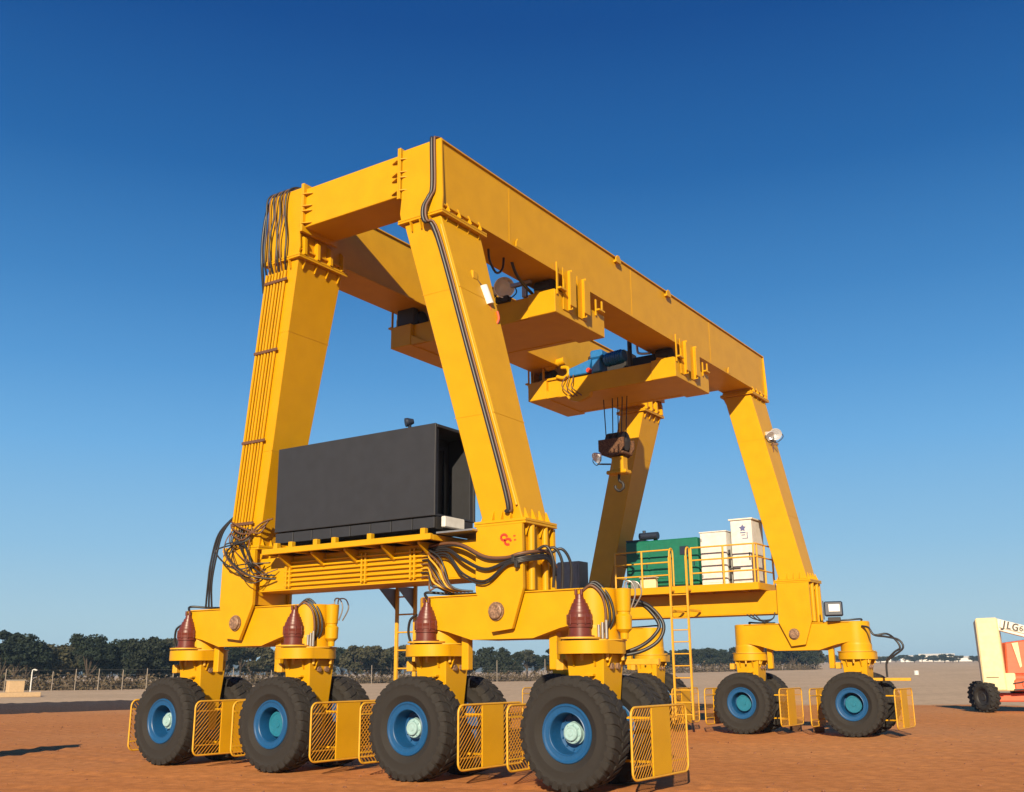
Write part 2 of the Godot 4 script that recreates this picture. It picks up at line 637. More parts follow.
func tyre_meshes() -> Array:
	# axis along z (world z = -v); outer side is +z
	var t := mesh0()
	var half := [[0.375, 0.19], [0.40, 0.215], [0.47, 0.245], [0.475, 0.251], [0.49, 0.247], [0.56, 0.252], [0.63, 0.243], [0.635, 0.248], [0.65, 0.243], [0.70, 0.226], [0.722, 0.190], [0.728, 0.10]]
	var prof := []
	for q in half:
		prof.append([q[0], q[1]])
	for i in range(half.size() - 1, -1, -1):
		prof.append([half[i][0], -half[i][1]])
	prof.append([0.375, 0.19])
	prof.reverse()
	lathe(t, prof, Vector3.ZERO, Vector3.BACK, 56, true)
	var lug := mesh0()
	var n := 30
	for side in [1.0, -1.0]:
		for k in n:
			var a0 := TAU * (k + (0.25 if side > 0 else 0.75)) / n
			var da := TAU / n * 0.34
			var skew := TAU / n * 0.75
			var P := func(r: float, ang: float, z: float) -> Vector3: return Vector3(cos(ang) * r, sin(ang) * r, z * side)
			# across the tread, in two steps so that the lug bends
			var st := [[-0.015, -skew, 1.0], [0.10, -skew * 0.35, 1.0], [0.218, 0.0, 1.12]]
			for i in 2:
				var A: Array = st[i]
				var B: Array = st[i + 1]
				var pA: float = a0 + A[1]
				var pB: float = a0 + B[1]
				var rA := 0.746 - 0.10 * maxf(0.0, absf(A[0]) - 0.12)
				var rB := 0.746 - 0.10 * maxf(0.0, absf(B[0]) - 0.12)
				hexa(lug, [P.call(0.69, pA - da * A[2], A[0]), P.call(0.69, pA + da * A[2], A[0]), P.call(0.67, pB + da * B[2], B[0]), P.call(0.67, pB - da * B[2], B[0]),
					P.call(rA, pA - da * 0.85 * A[2], A[0]), P.call(rA, pA + da * 0.85 * A[2], A[0]), P.call(rB, pB + da * 0.85 * B[2], B[0]), P.call(rB, pB - da * 0.85 * B[2], B[0])], 0.006)
			# down the shoulder
			hexa(lug, [P.call(0.61, a0 - da * 0.7, 0.235), P.call(0.61, a0 + da * 0.7, 0.235), P.call(0.70, a0 + da * 1.1, 0.16), P.call(0.70, a0 - da * 1.1, 0.16),
				P.call(0.615, a0 - da * 0.65, 0.252), P.call(0.615, a0 + da * 0.65, 0.252), P.call(0.733, a0 + da * 1.0, 0.228), P.call(0.733, a0 - da * 1.0, 0.228)], 0.005)
	var rim := mesh0()
	lathe(rim, [[0.0, -0.205], [0.37, -0.205], [0.383, -0.20], [0.383, 0.205], [0.374, 0.219], [0.358, 0.219], [0.348, 0.208], [0.335, 0.204], [0.285, 0.200], [0.276, 0.205], [0.266, 0.196], [0.262, 0.165], [0.255, -0.06], [0.20, -0.075], [0.0, -0.075]], Vector3.ZERO, Vector3.BACK, 48)
	for k in 12:
		var a := TAU * k / 12
		var c := Vector3(cos(a) * 0.225, sin(a) * 0.225, -0.075)
		lathe(rim, [[0.014, 0.0], [0.014, 0.03], [0.0, 0.03]], c, Vector3.BACK, 6)
	var pale := mesh0()
	lathe(pale, [[0.150, -0.075], [0.150, -0.02], [0.140, -0.01], [0.136, 0.055], [0.128, 0.062], [0.104, 0.062], [0.100, 0.07], [0.097, 0.105], [0.090, 0.112], [0.070, 0.112], [0.066, 0.105], [0.040, 0.105], [0.036, 0.113], [0.0, 0.113]], Vector3.ZERO, Vector3.BACK, 32)
	for k in 8:
		var an := TAU * k / 8
		lathe(pale, [[0.009, 0.06], [0.009, 0.078], [0.0, 0.078]], Vector3(cos(an) * 0.115, sin(an) * 0.115, 0.0), Vector3.BACK, 6)
	var teal := mesh0()
	lathe(teal, [[0.20, -0.075], [0.20, 0.045], [0.19, 0.055], [0.165, 0.055], [0.160, 0.047], [0.055, 0.047], [0.05, 0.06], [0.0, 0.06]], Vector3.ZERO, Vector3.BACK, 32)
	return [t, lug, rim, pale, teal]

func motor_mesh() -> SurfaceTool:
	var s := mesh0()
	var prof := [[0.0, 0.0], [0.235, 0.0], [0.235, 0.02], [0.188, 0.025], [0.185, 0.13], [0.208, 0.135], [0.208, 0.155], [0.198, 0.16], [0.198, 0.18], [0.214, 0.185], [0.216, 0.23], [0.205, 0.24], [0.210, 0.27], [0.205, 0.31], [0.190, 0.315], [0.190, 0.335], [0.180, 0.34], [0.176, 0.375], [0.158, 0.38], [0.152, 0.42], [0.142, 0.425], [0.130, 0.465], [0.108, 0.47], [0.095, 0.52], [0.075, 0.525], [0.060, 0.585], [0.0, 0.60]]
	for q in prof:
		q[0] *= 0.86
	lathe(s, prof, Vector3.ZERO, Vector3.UP, 28)
	for k in 10:
		var a := TAU * k / 10
		var c := Vector3(cos(a) * 0.179, 0.2, sin(a) * 0.179)
		cyl(s, c + Vector3.DOWN * 0.03, c + Vector3.UP * 0.11, 0.011, 0.011, 6)
	for k in 2:
		var x := -0.045 + 0.09 * k
		cyl(s, Vector3(x, 0.58, 0.02), Vector3(x, 0.66, 0.02), 0.022, 0.022, 8)
	return s

func build_crane() -> void:
	crane = thing("gantry_crane", V(0, 0, 0), "yellow rubber-tyred gantry crane standing on the red dirt yard", "gantry crane")
	var Y: Material = M.yellow
	var guards := guard_meshes()
	for i in guards.size():
		guards[i] = guards[i].commit()
	var ty := tyre_meshes()
	for i in ty.size():
		ty[i] = ty[i].commit()
	var motor: ArrayMesh = motor_mesh().commit()
	var gus := mesh0()
	extr(gus, [Vector2(0, 0), Vector2(0.085, 0), Vector2(0.02, 0.16), Vector2(0, 0.17)], Vector3(0, 0, -0.008), Vector3.RIGHT, Vector3.UP, Vector3(0, 0, 0.016))
	var gusset: ArrayMesh = gus.commit()
	# gusset: stands on a plate at h, leaning on a wall; out = direction away from the wall
	var rib := func(p: Vector3, out: Vector3, up := 1.0) -> void:
		var y := Vector3.UP * up
		put(crane, "gusset", gusset, Y, Transform3D(Basis(out, y, out.cross(y)), p))

	for ce in [[-1.0, 0.0], [1.0, 0.0], [1.0, SPAN], [-1.0, SPAN]]:
		var su: float = ce[0]
		var vb: float = ce[1]
		var sv := -1.0 if vb == 0.0 else 1.0     # outward along the span
		# --- leg
		var s := mesh0()
		var bo := 0.36
		hexa(s, [V(2.46 * su, vb - bo, 3.745), V(3.19 * su, vb - bo, 3.745), V(3.19 * su, vb + bo, 3.745), V(2.46 * su, vb + bo, 3.745),
			V(1.24 * su, vb + minf(0.92 * sv, -0.22 * sv), 8.79), V(2.0 * su, vb + minf(0.92 * sv, -0.22 * sv), 8.79), V(2.0 * su, vb + maxf(0.92 * sv, -0.22 * sv), 8.79), V(1.24 * su, vb + maxf(0.92 * sv, -0.22 * sv), 8.79)], 0.014)
		put(crane, "leg", s, Y)
		for hs in [7.5, 5.4]:
			s = mesh0()
			var rim := []
			for hh in [hs, hs + 0.012]:
				var tt: float = (hh - 3.745) / (8.79 - 3.745)
				var ua := lerpf(2.46, 1.24, tt)
				var ub := lerpf(3.19, 2.0, tt)
				var va := lerpf(-0.36 * -sv, 0.92 * sv, tt)
				var vd := lerpf(-0.36 * sv, -0.22 * sv, tt)
				va = lerpf(0.36 * sv, 0.92 * sv, tt)
				for q in [[ua - 0.004, va + 0.004 * sv], [ub + 0.004, va + 0.004 * sv], [ub + 0.004, vd - 0.004 * sv], [ua - 0.004, vd - 0.004 * sv]]:
					rim.append(V(q[0] * su, vb + q[1], hh))
			hexa(s, rim, 0.0)
			put(crane, "weld_seam", s, Y)
		# --- leg flanges
		for fl in [[8.79, 8.825], [8.83, 8.865]]:
			s = mesh0()
			ubox(s, 1.15 * su, 2.09 * su, vb + 0.985 * sv, vb - 0.285 * sv, fl[0], fl[1], 0.004)
			put(crane, "leg_flange", s, Y)
		for fl in [[3.665, 3.70], [3.705, 3.745]]:
			s = mesh0()
			ubox(s, 2.36 * su, 3.30 * su, vb - 0.45, vb + 0.45, fl[0], fl[1], 0.004)
			put(crane, "leg_flange", s, Y)
		for k in 4:
			var f := k / 3.0
			var vv := lerpf(0.78, -0.12, f) * sv + vb
			# on the inner and outer sides of the leg, below the upper flange and above it on the head
			for side in [-1.0, 1.0]:
				var uw: float = (1.62 + side * (0.375 - 0.02)) * su
				rib.call(V(uw - side * su * 0.0, vv, 8.79), Vector3.RIGHT * side * su, -1.0)
				rib.call(V((1.62 + side * 0.40) * su, vv, 8.865), Vector3.RIGHT * side * su, 1.0)
				rib.call(V((2.825 + side * 0.36) * su, vb + lerpf(-0.3, 0.3, f), 3.745), Vector3.RIGHT * side * su, 1.0)
				rib.call(V((2.825 + side * 0.37) * su, vb + lerpf(-0.3, 0.3, f), 3.665), Vector3.RIGHT * side * su, -1.0)
			var uu := lerpf(1.32, 1.92, f) * su
			if k < 3:
				rib.call(V(uu + 0.1 * su, vb + 0.92 * sv, 8.79), V(0, sv, 0), -1.0)
				rib.call(V(lerpf(2.58, 3.07, f) * su + 0.1 * su, vb - 0.36, 3.745), V(0, -1, 0), 1.0)
		if su < 0:
			for k in 4:
				s = mesh0()
				extr(s, [Vector2(0, 0), Vector2(0.11, 0), Vector2(0.10, 0.30), Vector2(0.05, 0.36), Vector2(0, 0.38)], V(-1.238, vb + lerpf(0.84, -0.16, k / 3.0) * sv - 0.03, 8.867), Vector3.RIGHT, Vector3.UP, V(0, 0.06, 0))
				put(crane, "head_fin", s, Y)
		# --- foot: box between two clevis plates, and the pin
		s = mesh0()
		ubox(s, 2.47 * su, 3.19 * su, vb - 0.40, vb + 0.40, 2.70, 3.665, 0.008)
		put(crane, "foot", s, Y)
		for side in [-1.0, 1.0]:
			s = mesh0()
			plate(s, mir([[2.42, 3.66], [3.25, 3.66], [3.26, 2.72], [3.06, 2.14], [2.70, 2.10], [2.41, 2.70], [2.41, 2.92]], su), vb + side * 0.44 - 0.03, vb + side * 0.44 + 0.03)
			put(crane, "clevis_plate", s, Y)
		s = mesh0()
		lathe(s, [[0.0, -0.54], [0.10, -0.54], [0.115, -0.53], [0.115, -0.50], [0.135, -0.50], [0.135, -0.475], [0.06, -0.475], [0.06, 0.475], [0.135, 0.475], [0.135, 0.50], [0.115, 0.50], [0.115, 0.53], [0.0, 0.54]], V(PIN * su, vb, 2.396), V(0, 1, 0), 28)
		put(crane, "bogie_pin", s, M.pin)
		# stiffened side column next to the foot
		s = mesh0()
		for q in [[-0.2, 0.055], [0.18, 0.05]]:
			cyl(s, V(3.24 * su, vb + q[0], 2.70), V(3.24 * su, vb + q[0], 3.66), q[1], q[1], 12)
		put(crane, "foot_pipe", s, Y)
		# --- bogie beam
		s = mesh0()
		plate(s, mir([[-1.37, 2.665], [1.37, 2.665], [1.37, 2.20], [1.0, 2.13], [0.55, 2.0], [-0.55, 2.0], [-1.0, 2.13], [-1.37, 2.20]], 1.0, PIN * su), vb - 0.36, vb + 0.36)
		ubox(s, PIN * su - 1.35, PIN * su + 1.35, vb - 0.385, vb + 0.385, 2.652, 2.672, 0.003)
		put(crane, "bogie_beam", s, Y)
		for sw in [-1.0, 1.0]:
			var wu: float = PIN * su + WHEEL_OFF * sw
			# king pin housing, ring, column
			s = mesh0()
			lathe(s, [[0.0, 1.96], [0.37, 1.96], [0.37, 2.12], [0.358, 2.16], [0.358, 2.66], [0.34, 2.675], [0.0, 2.675]], V(wu, vb, 0), Vector3.UP, 36)
			put(crane, "king_pin_housing", s, Y)
			s = mesh0()
			var outl := []
			for k in 33:
				var an := PI * k / 32.0
				outl.append(Vector2(cos(an) * 0.44, sin(an) * 0.44))
			for k in 33:
				var an := PI + PI * k / 32.0
				outl.append(Vector2(cos(an) * 0.40, -0.30 + sin(an) * 0.34))
			extr(s, outl, V(wu, vb, 1.77), Vector3.RIGHT, V(0, -sv, 0), Vector3.UP * 0.175)
			put(crane, "slew_housing", s, Y)
			s = mesh0()
			lathe(s, [[0.0, 1.948], [0.46, 1.948], [0.46, 1.965], [0.0, 1.965]], V(wu, vb, 0), Vector3.UP, 36)
			put(crane, "slew_flange", s, M.yellow_rail)
			s = mesh0()
			lathe(s, [[0.0, 1.968], [0.29, 1.968], [0.29, 1.992], [0.0, 1.992]], V(wu, vb + 0.40 * sv, 0), Vector3.UP, 28)
			put(crane, "motor_seat", s, M.yellow_rail)
			put(crane, "steering_motor", motor, M.oxide, Transform3D(Basis(), V(wu, vb + 0.40 * sv, 1.993)))
			s = mesh0()
			hexa(s, [V(wu - 0.22, vb - 0.20, 0.55), V(wu + 0.22, vb - 0.20, 0.55), V(wu + 0.22, vb + 0.20, 0.55), V(wu - 0.22, vb + 0.20, 0.55),
				V(wu - 0.30, vb - 0.30, 1.768), V(wu + 0.30, vb - 0.30, 1.768), V(wu + 0.30, vb + 0.30, 1.768), V(wu - 0.30, vb + 0.30, 1.768)], 0.012)
			put(crane, "wheel_column", s, Y)
			for q in [-0.17, 0.17]:
				rib.call(V(wu + q, vb - 0.295, 1.768), V(0, -1, 0), -1.0)
				rib.call(V(wu + 0.295, vb + q, 1.768), Vector3.RIGHT, -1.0)
				rib.call(V(wu - 0.295, vb + q, 1.768), Vector3.LEFT, -1.0)
			# lugs on the face of the column
			s = mesh0()
			ubox(s, wu + 0.02, wu + 0.16, vb - 0.36, vb - 0.27, 1.47, 1.50, 0.003)
			ubox(s, wu + 0.02, wu + 0.16, vb - 0.35, vb - 0.26, 1.36, 1.39, 0.003)
			ubox(s, wu + 0.08, wu + 0.10, vb - 0.352, vb - 0.27, 1.391, 1.469, 0.0)
			put(crane, "column_lug", s, Y)
			s = mesh0()
			for q in [-0.08, 0.10]:
				cyl(s, V(wu + 0.27, vb + q, 1.60), V(wu + 0.33, vb + q, 1.60), 0.045, 0.045, 12)
			tag(put(crane, "column_bolt", s, M.pin), "", "", "", "stuff")
			# brackets and bolt heads under the ring
			s = mesh0()
			for k in 7:
				var an := TAU * (k + 0.3) / 7.0
				cyl(s, V(wu + cos(an) * 0.40, vb + sin(an) * 0.40, 1.68), V(wu + cos(an) * 0.40, vb + sin(an) * 0.40, 1.77), 0.025, 0.025, 8)
			ubox(s, wu - 0.46, wu - 0.34, vb - 0.32, vb - 0.18, 1.55, 1.70, 0.01)
			tag(put(crane, "ring_bolts", s, M.yellow_rail), "", "", "", "stuff")
			s = mesh0()
			var pu: float = wu - sw * 0.58
			ubox(s, pu - 0.065, pu + 0.065, vb - 0.2, vb - 0.07, 1.56, 2.10, 0.012)
			put(crane, "stop_post", s, Y)
			s = mesh0()
			cyl(s, V(wu, vb - 0.62, 0.735), V(wu, vb + 0.62, 0.735), 0.10, 0.10, 16)
			put(crane, "axle", s, M.dark)
			# twin wheels
			for tw in [-1.0, 1.0]:
				var wn := group_part(crane, "wheel", V(wu, vb + 0.62 * tw, 0.735))
				if tw > 0:
					wn.rotation.y = PI
				var spin := Transform3D(Basis(Vector3.BACK, wu * 1.7 + tw), Vector3.ZERO)
				put(wn, "tyre", ty[0], M.rubber, spin)
				tag(put(wn, "tread", ty[1], M.rubber, spin), "", "", "", "stuff")
				put(wn, "rim", ty[2], M.blue, spin)
				var is_pale: bool = vb == 0.0 and not (su < 0 and sw > 0)
				put(wn, "hub", ty[3] if is_pale else ty[4], M.pale if is_pale else M.teal, spin)
			# guards before and behind the pair
			for g in [-1.0, 1.0]:
				var gn := group_part(crane, "wheel_guard", V(wu + 1.03 * g, vb, 0))
				var gx := Transform3D(Basis(Vector3.UP, 0.0 if g > 0 else PI), Vector3.ZERO)
				put(gn, "guard_frame", guards[0], M.yellow_rail, gx)
				put(gn, "guard_plate", guards[1], Y, gx)
				tag(put(gn, "guard_mesh", guards[2], M.mesh, gx), "", "", "", "stuff")
				for h in [0.36, 0.92]:
					put(gn, "guard_arm", guards[3], Y, Transform3D(gx.basis, Vector3(0, h, 0)))
			# oil tank and pipes beside the right-hand wheel of the near bogies
			if vb == 0.0 and sw > 0:
				s = mesh0()
				lathe(s, [[0.0, 1.97], [0.055, 1.97], [0.06, 2.05], [0.11, 2.10], [0.115, 2.28], [0.09, 2.31], [0.09, 2.34], [0.10, 2.35], [0.115, 2.66], [0.0, 2.68]], V(wu + 0.47, vb + 0.02, 0), Vector3.UP, 20)
				put(crane, "oil_tank", s, Y)
				for k in 2:
					s = mesh0()
					var dv := 0.05 + 0.09 * k
					tube(s, smooth_path([V(wu + 0.48, vb + dv, 2.66), V(wu + 0.50, vb + dv, 2.76), V(wu + 0.58 + 0.05 * k, vb + dv + 0.03, 2.75), V(wu + 0.62 + 0.05 * k, vb + dv + 0.06, 2.6), V(wu + 0.55, vb + dv + 0.05, 2.40)]), 0.012, 6)
					put(crane, "oil_pipe", s, M.steel)
				for k in 3:
					s = mesh0()
					tube(s, smooth_path([V(wu + 0.02, vb - 0.36, 2.62), V(wu + 0.16, vb - 0.34 + 0.05 * k, 2.70 + 0.03 * k), V(wu + 0.30 + 0.02 * k, vb - 0.28 + 0.06 * k, 2.55), V(wu + 0.33 + 0.03 * k, vb - 0.25 + 0.06 * k, 2.25), V(wu + 0.26, vb - 0.25 + 0.05 * k, 2.0)]), 0.02, 8)
					put(crane, "hose", s, M.hose if k > 0 else M.brown_pipe)
				s = mesh0()
				for k in 3:
					cyl(s, V(wu + 0.24 + 0.06 * k, vb - 0.3, 1.97), V(wu + 0.24 + 0.06 * k, vb - 0.3, 2.16 + 0.03 * k), 0.022, 0.022, 10)
				put(crane, "valve_block", s, M.steel)
			else:
				# a hose over the motor
				s = mesh0()
				tube(s, smooth_path([V(wu, vb + 0.38 * sv, 2.63), V(wu + 0.10 * sw, vb + 0.30 * sv, 2.74), V(wu - 0.2 * sw, vb + 0.1 * sv, 2.72), V(wu - 0.7 * sw, vb + 0.05 * sv, 2.70)]), 0.022, 8)
				put(crane, "hose", s, M.hose)
				if vb == 0.0:
					s = mesh0()
					tube(s, smooth_path([V(wu - 0.18, vb - 0.42, 2.4), V(wu - 0.33, vb - 0.4, 2.32), V(wu - 0.40, vb - 0.35, 2.12), V(wu - 0.36, vb - 0.3, 1.92)]), 0.02, 8)
					put(crane, "hose", s, M.hose)
		# big loops of hose at the outer end of the right-hand bogies
		if su > 0:
			for k in 2:
				s = mesh0()
				var j := 0.07 * k
				if vb == 0.0:
					tube(s, smooth_path([V(4.30, 0.25 + j, 2.58), V(4.45, 0.45, 2.55 - j), V(4.70 - j, 0.65, 2.46), V(4.90 - j, 0.72, 2.2), V(4.85 - j, 0.66, 1.96 + j), V(4.62, 0.50, 1.80 + j), V(4.3, 0.30, 1.74)]), 0.027, 10)
				else:
					tube(s, smooth_path([V(4.42, vb - 0.30 + j, 2.55), V(4.60, vb - 0.38, 2.50), V(4.72, vb - 0.40, 2.33), V(5.0, vb - 0.4 + j, 2.28 + j), V(5.28 - j, vb - 0.4, 2.20), V(5.36 - j, vb - 0.4, 2.02), V(5.15, vb - 0.4, 1.85 + j), V(4.95, vb - 0.38, 1.70), V(4.92, vb - 0.35, 1.35)]), 0.024, 10)
				put(crane, "hose", s, M.hose)
			s = mesh0()
			ubox(s, 4.35, 5.35 if vb > 0 else 5.0, vb + (0.05 if vb > 0 else 0.30), vb + (0.13 if vb > 0 else 0.38), 1.26 if vb > 0 else 1.62, 1.33 if vb > 0 else 1.70, 0.006)
			put(crane, "cable_arm", s, M.yellow_rail)

	for vb in [0.0, SPAN]:
		var sv := -1.0 if vb == 0.0 else 1.0
		# --- sill beam
		var s := mesh0()
		ubox(s, -2.41, 2.41, vb - 0.33, vb + 0.33, 2.94, 3.50, 0.008)
		ubox(s, -2.40, 2.40, vb - 0.375, vb + 0.375, 2.915, 2.938, 0.003)
		put(crane, "sill_beam", s, Y)
		# --- end beam between the girder heads
		s = mesh0()
		ubox(s, -1.12, 1.12, vb + 0.915 * sv, vb + 0.13 * sv, 9.36, 10.13, 0.01)
		put(crane, "end_beam", s, Y)
		for su in [-1.0, 1.0]:
			for q in [[1.115, 1.145], [1.15, 1.18]]:
				s = mesh0()
				ubox(s, q[0] * su, q[1] * su, vb + 0.99 * sv, vb + 0.05 * sv, 9.27, 10.22, 0.004)
				put(crane, "beam_flange", s, Y)
			for h in [9.42, 9.66, 9.76, 10.0]:
				for side in [-1.0, 1.0]:
					put(crane, "gusset", gusset, Y, Transform3D(Basis(V(0, sv, 0), Vector3.RIGHT * side, V(0, sv, 0).cross(Vector3.RIGHT * side)), V((1.148 + side * 0.034) * su if side * su > 0 else (1.148 * su + side * 0.034), vb + 0.918 * sv, h)))
	for su in [-1.0, 1.0]:
		# --- main girder
		var s := mesh0()
		ubox(s, 1.24 * su, 2.0 * su, -0.92, SPAN + 0.92, 8.99, 10.12, 0.006)
		ubox(s, 1.185 * su, 2.05 * su, -0.93, SPAN + 0.93, 8.955, 8.988, 0.003)
		ubox(s, 1.20 * su, 2.035 * su, -0.93, SPAN + 0.93, 10.122, 10.15, 0.003)
		put(crane, "main_girder", s, Y)
		for vb in [0.0, SPAN]:
			var sv := -1.0 if vb == 0.0 else 1.0
			s = mesh0()
			plate(s, mir([[1.20, 8.87], [2.06, 8.87], [2.075, 9.1], [2.03, 10.16], [1.20, 10.16], [1.20, 9.3], [1.17, 9.0]], su), vb + 0.925 * sv, vb + 0.955 * sv)
			put(crane, "girder_end_plate", s, Y)
			s = mesh0()
			ubox(s, 1.23 * su, 2.01 * su, vb + 0.92 * sv, vb - 0.22 * sv, 8.866, 8.954, 0.004)
			put(crane, "girder_seat", s, Y)
		# web stiffener seams and lifting lugs
		s = mesh0()
		for v in [1.1, 5.9, 10.2]:
			ubox(s, 2.001 * su, 2.006 * su, v, v + 0.03, 9.0, 10.11, 0.0)
		put(crane, "web_seam", s, Y)
		for v in [5.2, 7.7]:
			s = mesh0()
			extr(s, [Vector2(-0.11, -0.02), Vector2(0.11, -0.02), Vector2(0.11, 0.06), Vector2(0.04, 0.14), Vector2(-0.04, 0.14), Vector2(-0.11, 0.06)], V(2.055 * su, v, 10.02), V(0, 1, 0), Vector3.UP, Vector3(0.03 * su, 0, 0))
			ubox(s, 1.99 * su, 2.06 * su, v - 0.07, v + 0.07, 10.01, 10.06, 0.002)
			put(crane, "lifting_lug", s, Y)
		for v in [1.35, 11.3]:
			s = mesh0()
			extr(s, [Vector2(-0.09, 0), Vector2(0.09, 0), Vector2(0.09, 0.08), Vector2(0.03, 0.16), Vector2(-0.04, 0.16), Vector2(-0.09, 0.08)], V(2.03 * su, v, 8.99), V(0, 1, 0), Vector3.UP, Vector3(0.025 * su, 0, 0))
			put(crane, "lifting_lug", s, Y)
	crane_platforms()
	crane_pipes()
	crane_lamps()

func crane_platforms() -> void:
	var Y: Material = M.yellow
	# near platform, carries the charcoal container
	var p := group_part(crane, "platform", Vector3.ZERO)
	var s := mesh0()
	ubox(s, -1.95, 1.75, -0.75, -0.68, 3.505, 3.60, 0.006)
	put(p, "edge_beam", s, Y)
	s = mesh0()
	ubox(s, -1.95, 1.75, 0.68, 0.75, 3.505, 3.60, 0.006)
	put(p, "edge_beam", s, Y)
	for u in [-1.92, -1.2, -0.45, 0.3, 1.05, 1.72]:
		s = mesh0()
		ubox(s, u - 0.03, u + 0.03, -0.678, 0.678, 3.503, 3.585, 0.004)
		put(p, "cross_beam", s, Y)
	s = mesh0()
	ubox(s, -1.94, 1.74, -0.676, 0.676, 3.588, 3.598, 0.0)
	put(p, "deck", s, M.dark)
	for u in [-1.62, -0.85, -0.1, 0.7, 1.45]:
		s = mesh0()
		extr(s, [Vector2(-0.33, 3.50), Vector2(-0.66, 3.50), Vector2(-0.66, 3.47), Vector2(-0.36, 3.28), Vector2(-0.335, 3.28)], Vector3(u - 0.02, 0, 0), V(0, 1, 0), Vector3.UP, Vector3(0.04, 0, 0))
		put(p, "bracket", s, Y)
	for u in [-1.72, -1.36, -0.78, -0.36, 0.42, 1.52]:
		for v in [-0.66, 0.58]:
			s = mesh0()
			ubox(s, u - 0.045, u + 0.045, v, v + 0.09, 3.60, 3.705, 0.006)
			put(p, "container_foot", s, Y)
	# walkway plate from the container to the right leg
	s = mesh0()
	ubox(s, 1.76, 2.45, -0.62, 0.45, 3.60, 3.63, 0.003)
	put(p, "walkway_plate", s, M.steel)
	# near ladder under the platform
	var lad := group_part(crane, "ladder", Vector3.ZERO)
	for u in [-0.2, 0.2]:
		s = mesh0()
		ubox(s, u - 0.03, u + 0.03, 0.80, 0.85, 0.55, 3.50, 0.006)
		put(lad, "stile", s, M.yellow_rail)
		s = mesh0()
		extr(s, [Vector2(0.36, 2.94), Vector2(0.86, 2.94), Vector2(0.86, 2.55), Vector2(0.78, 2.62)], Vector3(u - 0.045, 0, 0), V(0, 1, 0), Vector3.UP, Vector3(0.012, 0, 0))
		put(lad, "bracket", s, M.grey)
	for k in 9:
		s = mesh0()
		cyl(s, V(-0.18, 0.825, 0.7 + 0.3 * k), V(0.18, 0.825, 0.7 + 0.3 * k), 0.014, 0.014, 8)
		put(lad, "rung", s, M.yellow_rail)

	# far platform with railing and ladder
	p = group_part(crane, "platform", Vector3.ZERO)
	s = mesh0()
	ubox(s, -2.0, 2.12, 12.15, 12.22, 3.505, 3.69, 0.006)
	put(p, "edge_beam", s, Y)
	for u in [-1.965, 2.085]:
		s = mesh0()
		ubox(s, u - 0.035, u + 0.035, 12.222, 14.1, 3.51, 3.685, 0.006)
		put(p, "edge_beam", s, Y)
	s = mesh0()
	ubox(s, -1.93, 2.05, 12.222, 14.1, 3.655, 3.68, 0.0)
	put(p, "deck", s, Y)
	for u in [-1.5, -0.5, 0.6, 1.6]:
		s = mesh0()
		ubox(s, u - 0.04, u + 0.04, 12.222, 14.08, 3.502, 3.65, 0.004)
		put(p, "cross_beam", s, Y)
	for v in [12.78, 13.36]:
		s = mesh0()
		ubox(s, -1.925, 2.045, v, v + 0.03, 3.503, 3.652, 0.0)
		put(p, "deck_support", s, Y)
	var r := group_part(crane, "railing", Vector3.ZERO)
	for q in [[-1.96, 12.185], [-1.15, 12.185], [-0.30, 12.185], [0.30, 12.185], [1.2, 12.185], [2.03, 12.185], [2.09, 12.26], [2.09, 12.8], [2.09, 13.4]]:
		s = mesh0()
		cyl(s, V(q[0], q[1], 3.66), V(q[0], q[1], 4.67), 0.026, 0.026, 10)
		put(r, "post", s, M.yellow_rail)
	for h in [4.67, 4.34, 4.0]:
		for q in [[-1.96, 12.185, -0.30, 12.185], [0.30, 12.185, 2.09, 12.185], [2.09, 12.185, 2.09, 13.4], [-1.96, 12.185, -1.96, 12.9]]:
			s = mesh0()
			cyl(s, V(q[0], q[1], h), V(q[2], q[3], h), 0.021, 0.021, 10)
			put(r, "rail", s, M.yellow_rail)
	lad = group_part(crane, "ladder", Vector3.ZERO)
	for u in [-0.21, 0.27]:
		s = mesh0()
		ubox(s, u - 0.025, u + 0.025, 11.89, 11.95, 0.32, 4.45, 0.006)
		put(lad, "stile", s, M.yellow_rail)
		s = mesh0()
		tube(s, smooth_path([V(u, 11.92, 4.43), V(u, 11.95, 4.62), V(u, 12.05, 4.68), V(u, 12.14, 4.62), V(u, 12.16, 4.4), V(u, 12.16, 3.69)], 4), 0.022, 8)
		put(lad, "handrail", s, M.yellow_rail)
		s = mesh0()
		ubox(s, u - 0.02, u + 0.02, 11.952, 12.148, 3.55, 3.60, 0.004)
		ubox(s, u - 0.02, u + 0.02, 11.952, 12.70, 3.02, 3.08, 0.004)
		put(lad, "standoff", s, M.yellow_rail)
	for k in 11:
		s = mesh0()
		cyl(s, V(-0.19, 11.92, 0.45 + 0.3 * k), V(0.25, 11.92, 0.45 + 0.3 * k), 0.016, 0.016, 8)
		put(lad, "rung", s, M.yellow_rail)

func leg_front(su: float, f: float, h: float, vb := 0.0, out := 0.0) -> Vector3:
	# a point on the outer (-v) face of a near leg: f from inner (0) to outer (1) edge
	var t := (h - 3.745) / (8.79 - 3.745)
	var u0 := lerpf(2.46, 1.24, t)
	var u1 := lerpf(3.19, 2.0, t)
	var v := lerpf(-0.36, -0.92, t)
	return V(lerpf(u0, u1, f) * su, vb + v - out, h)

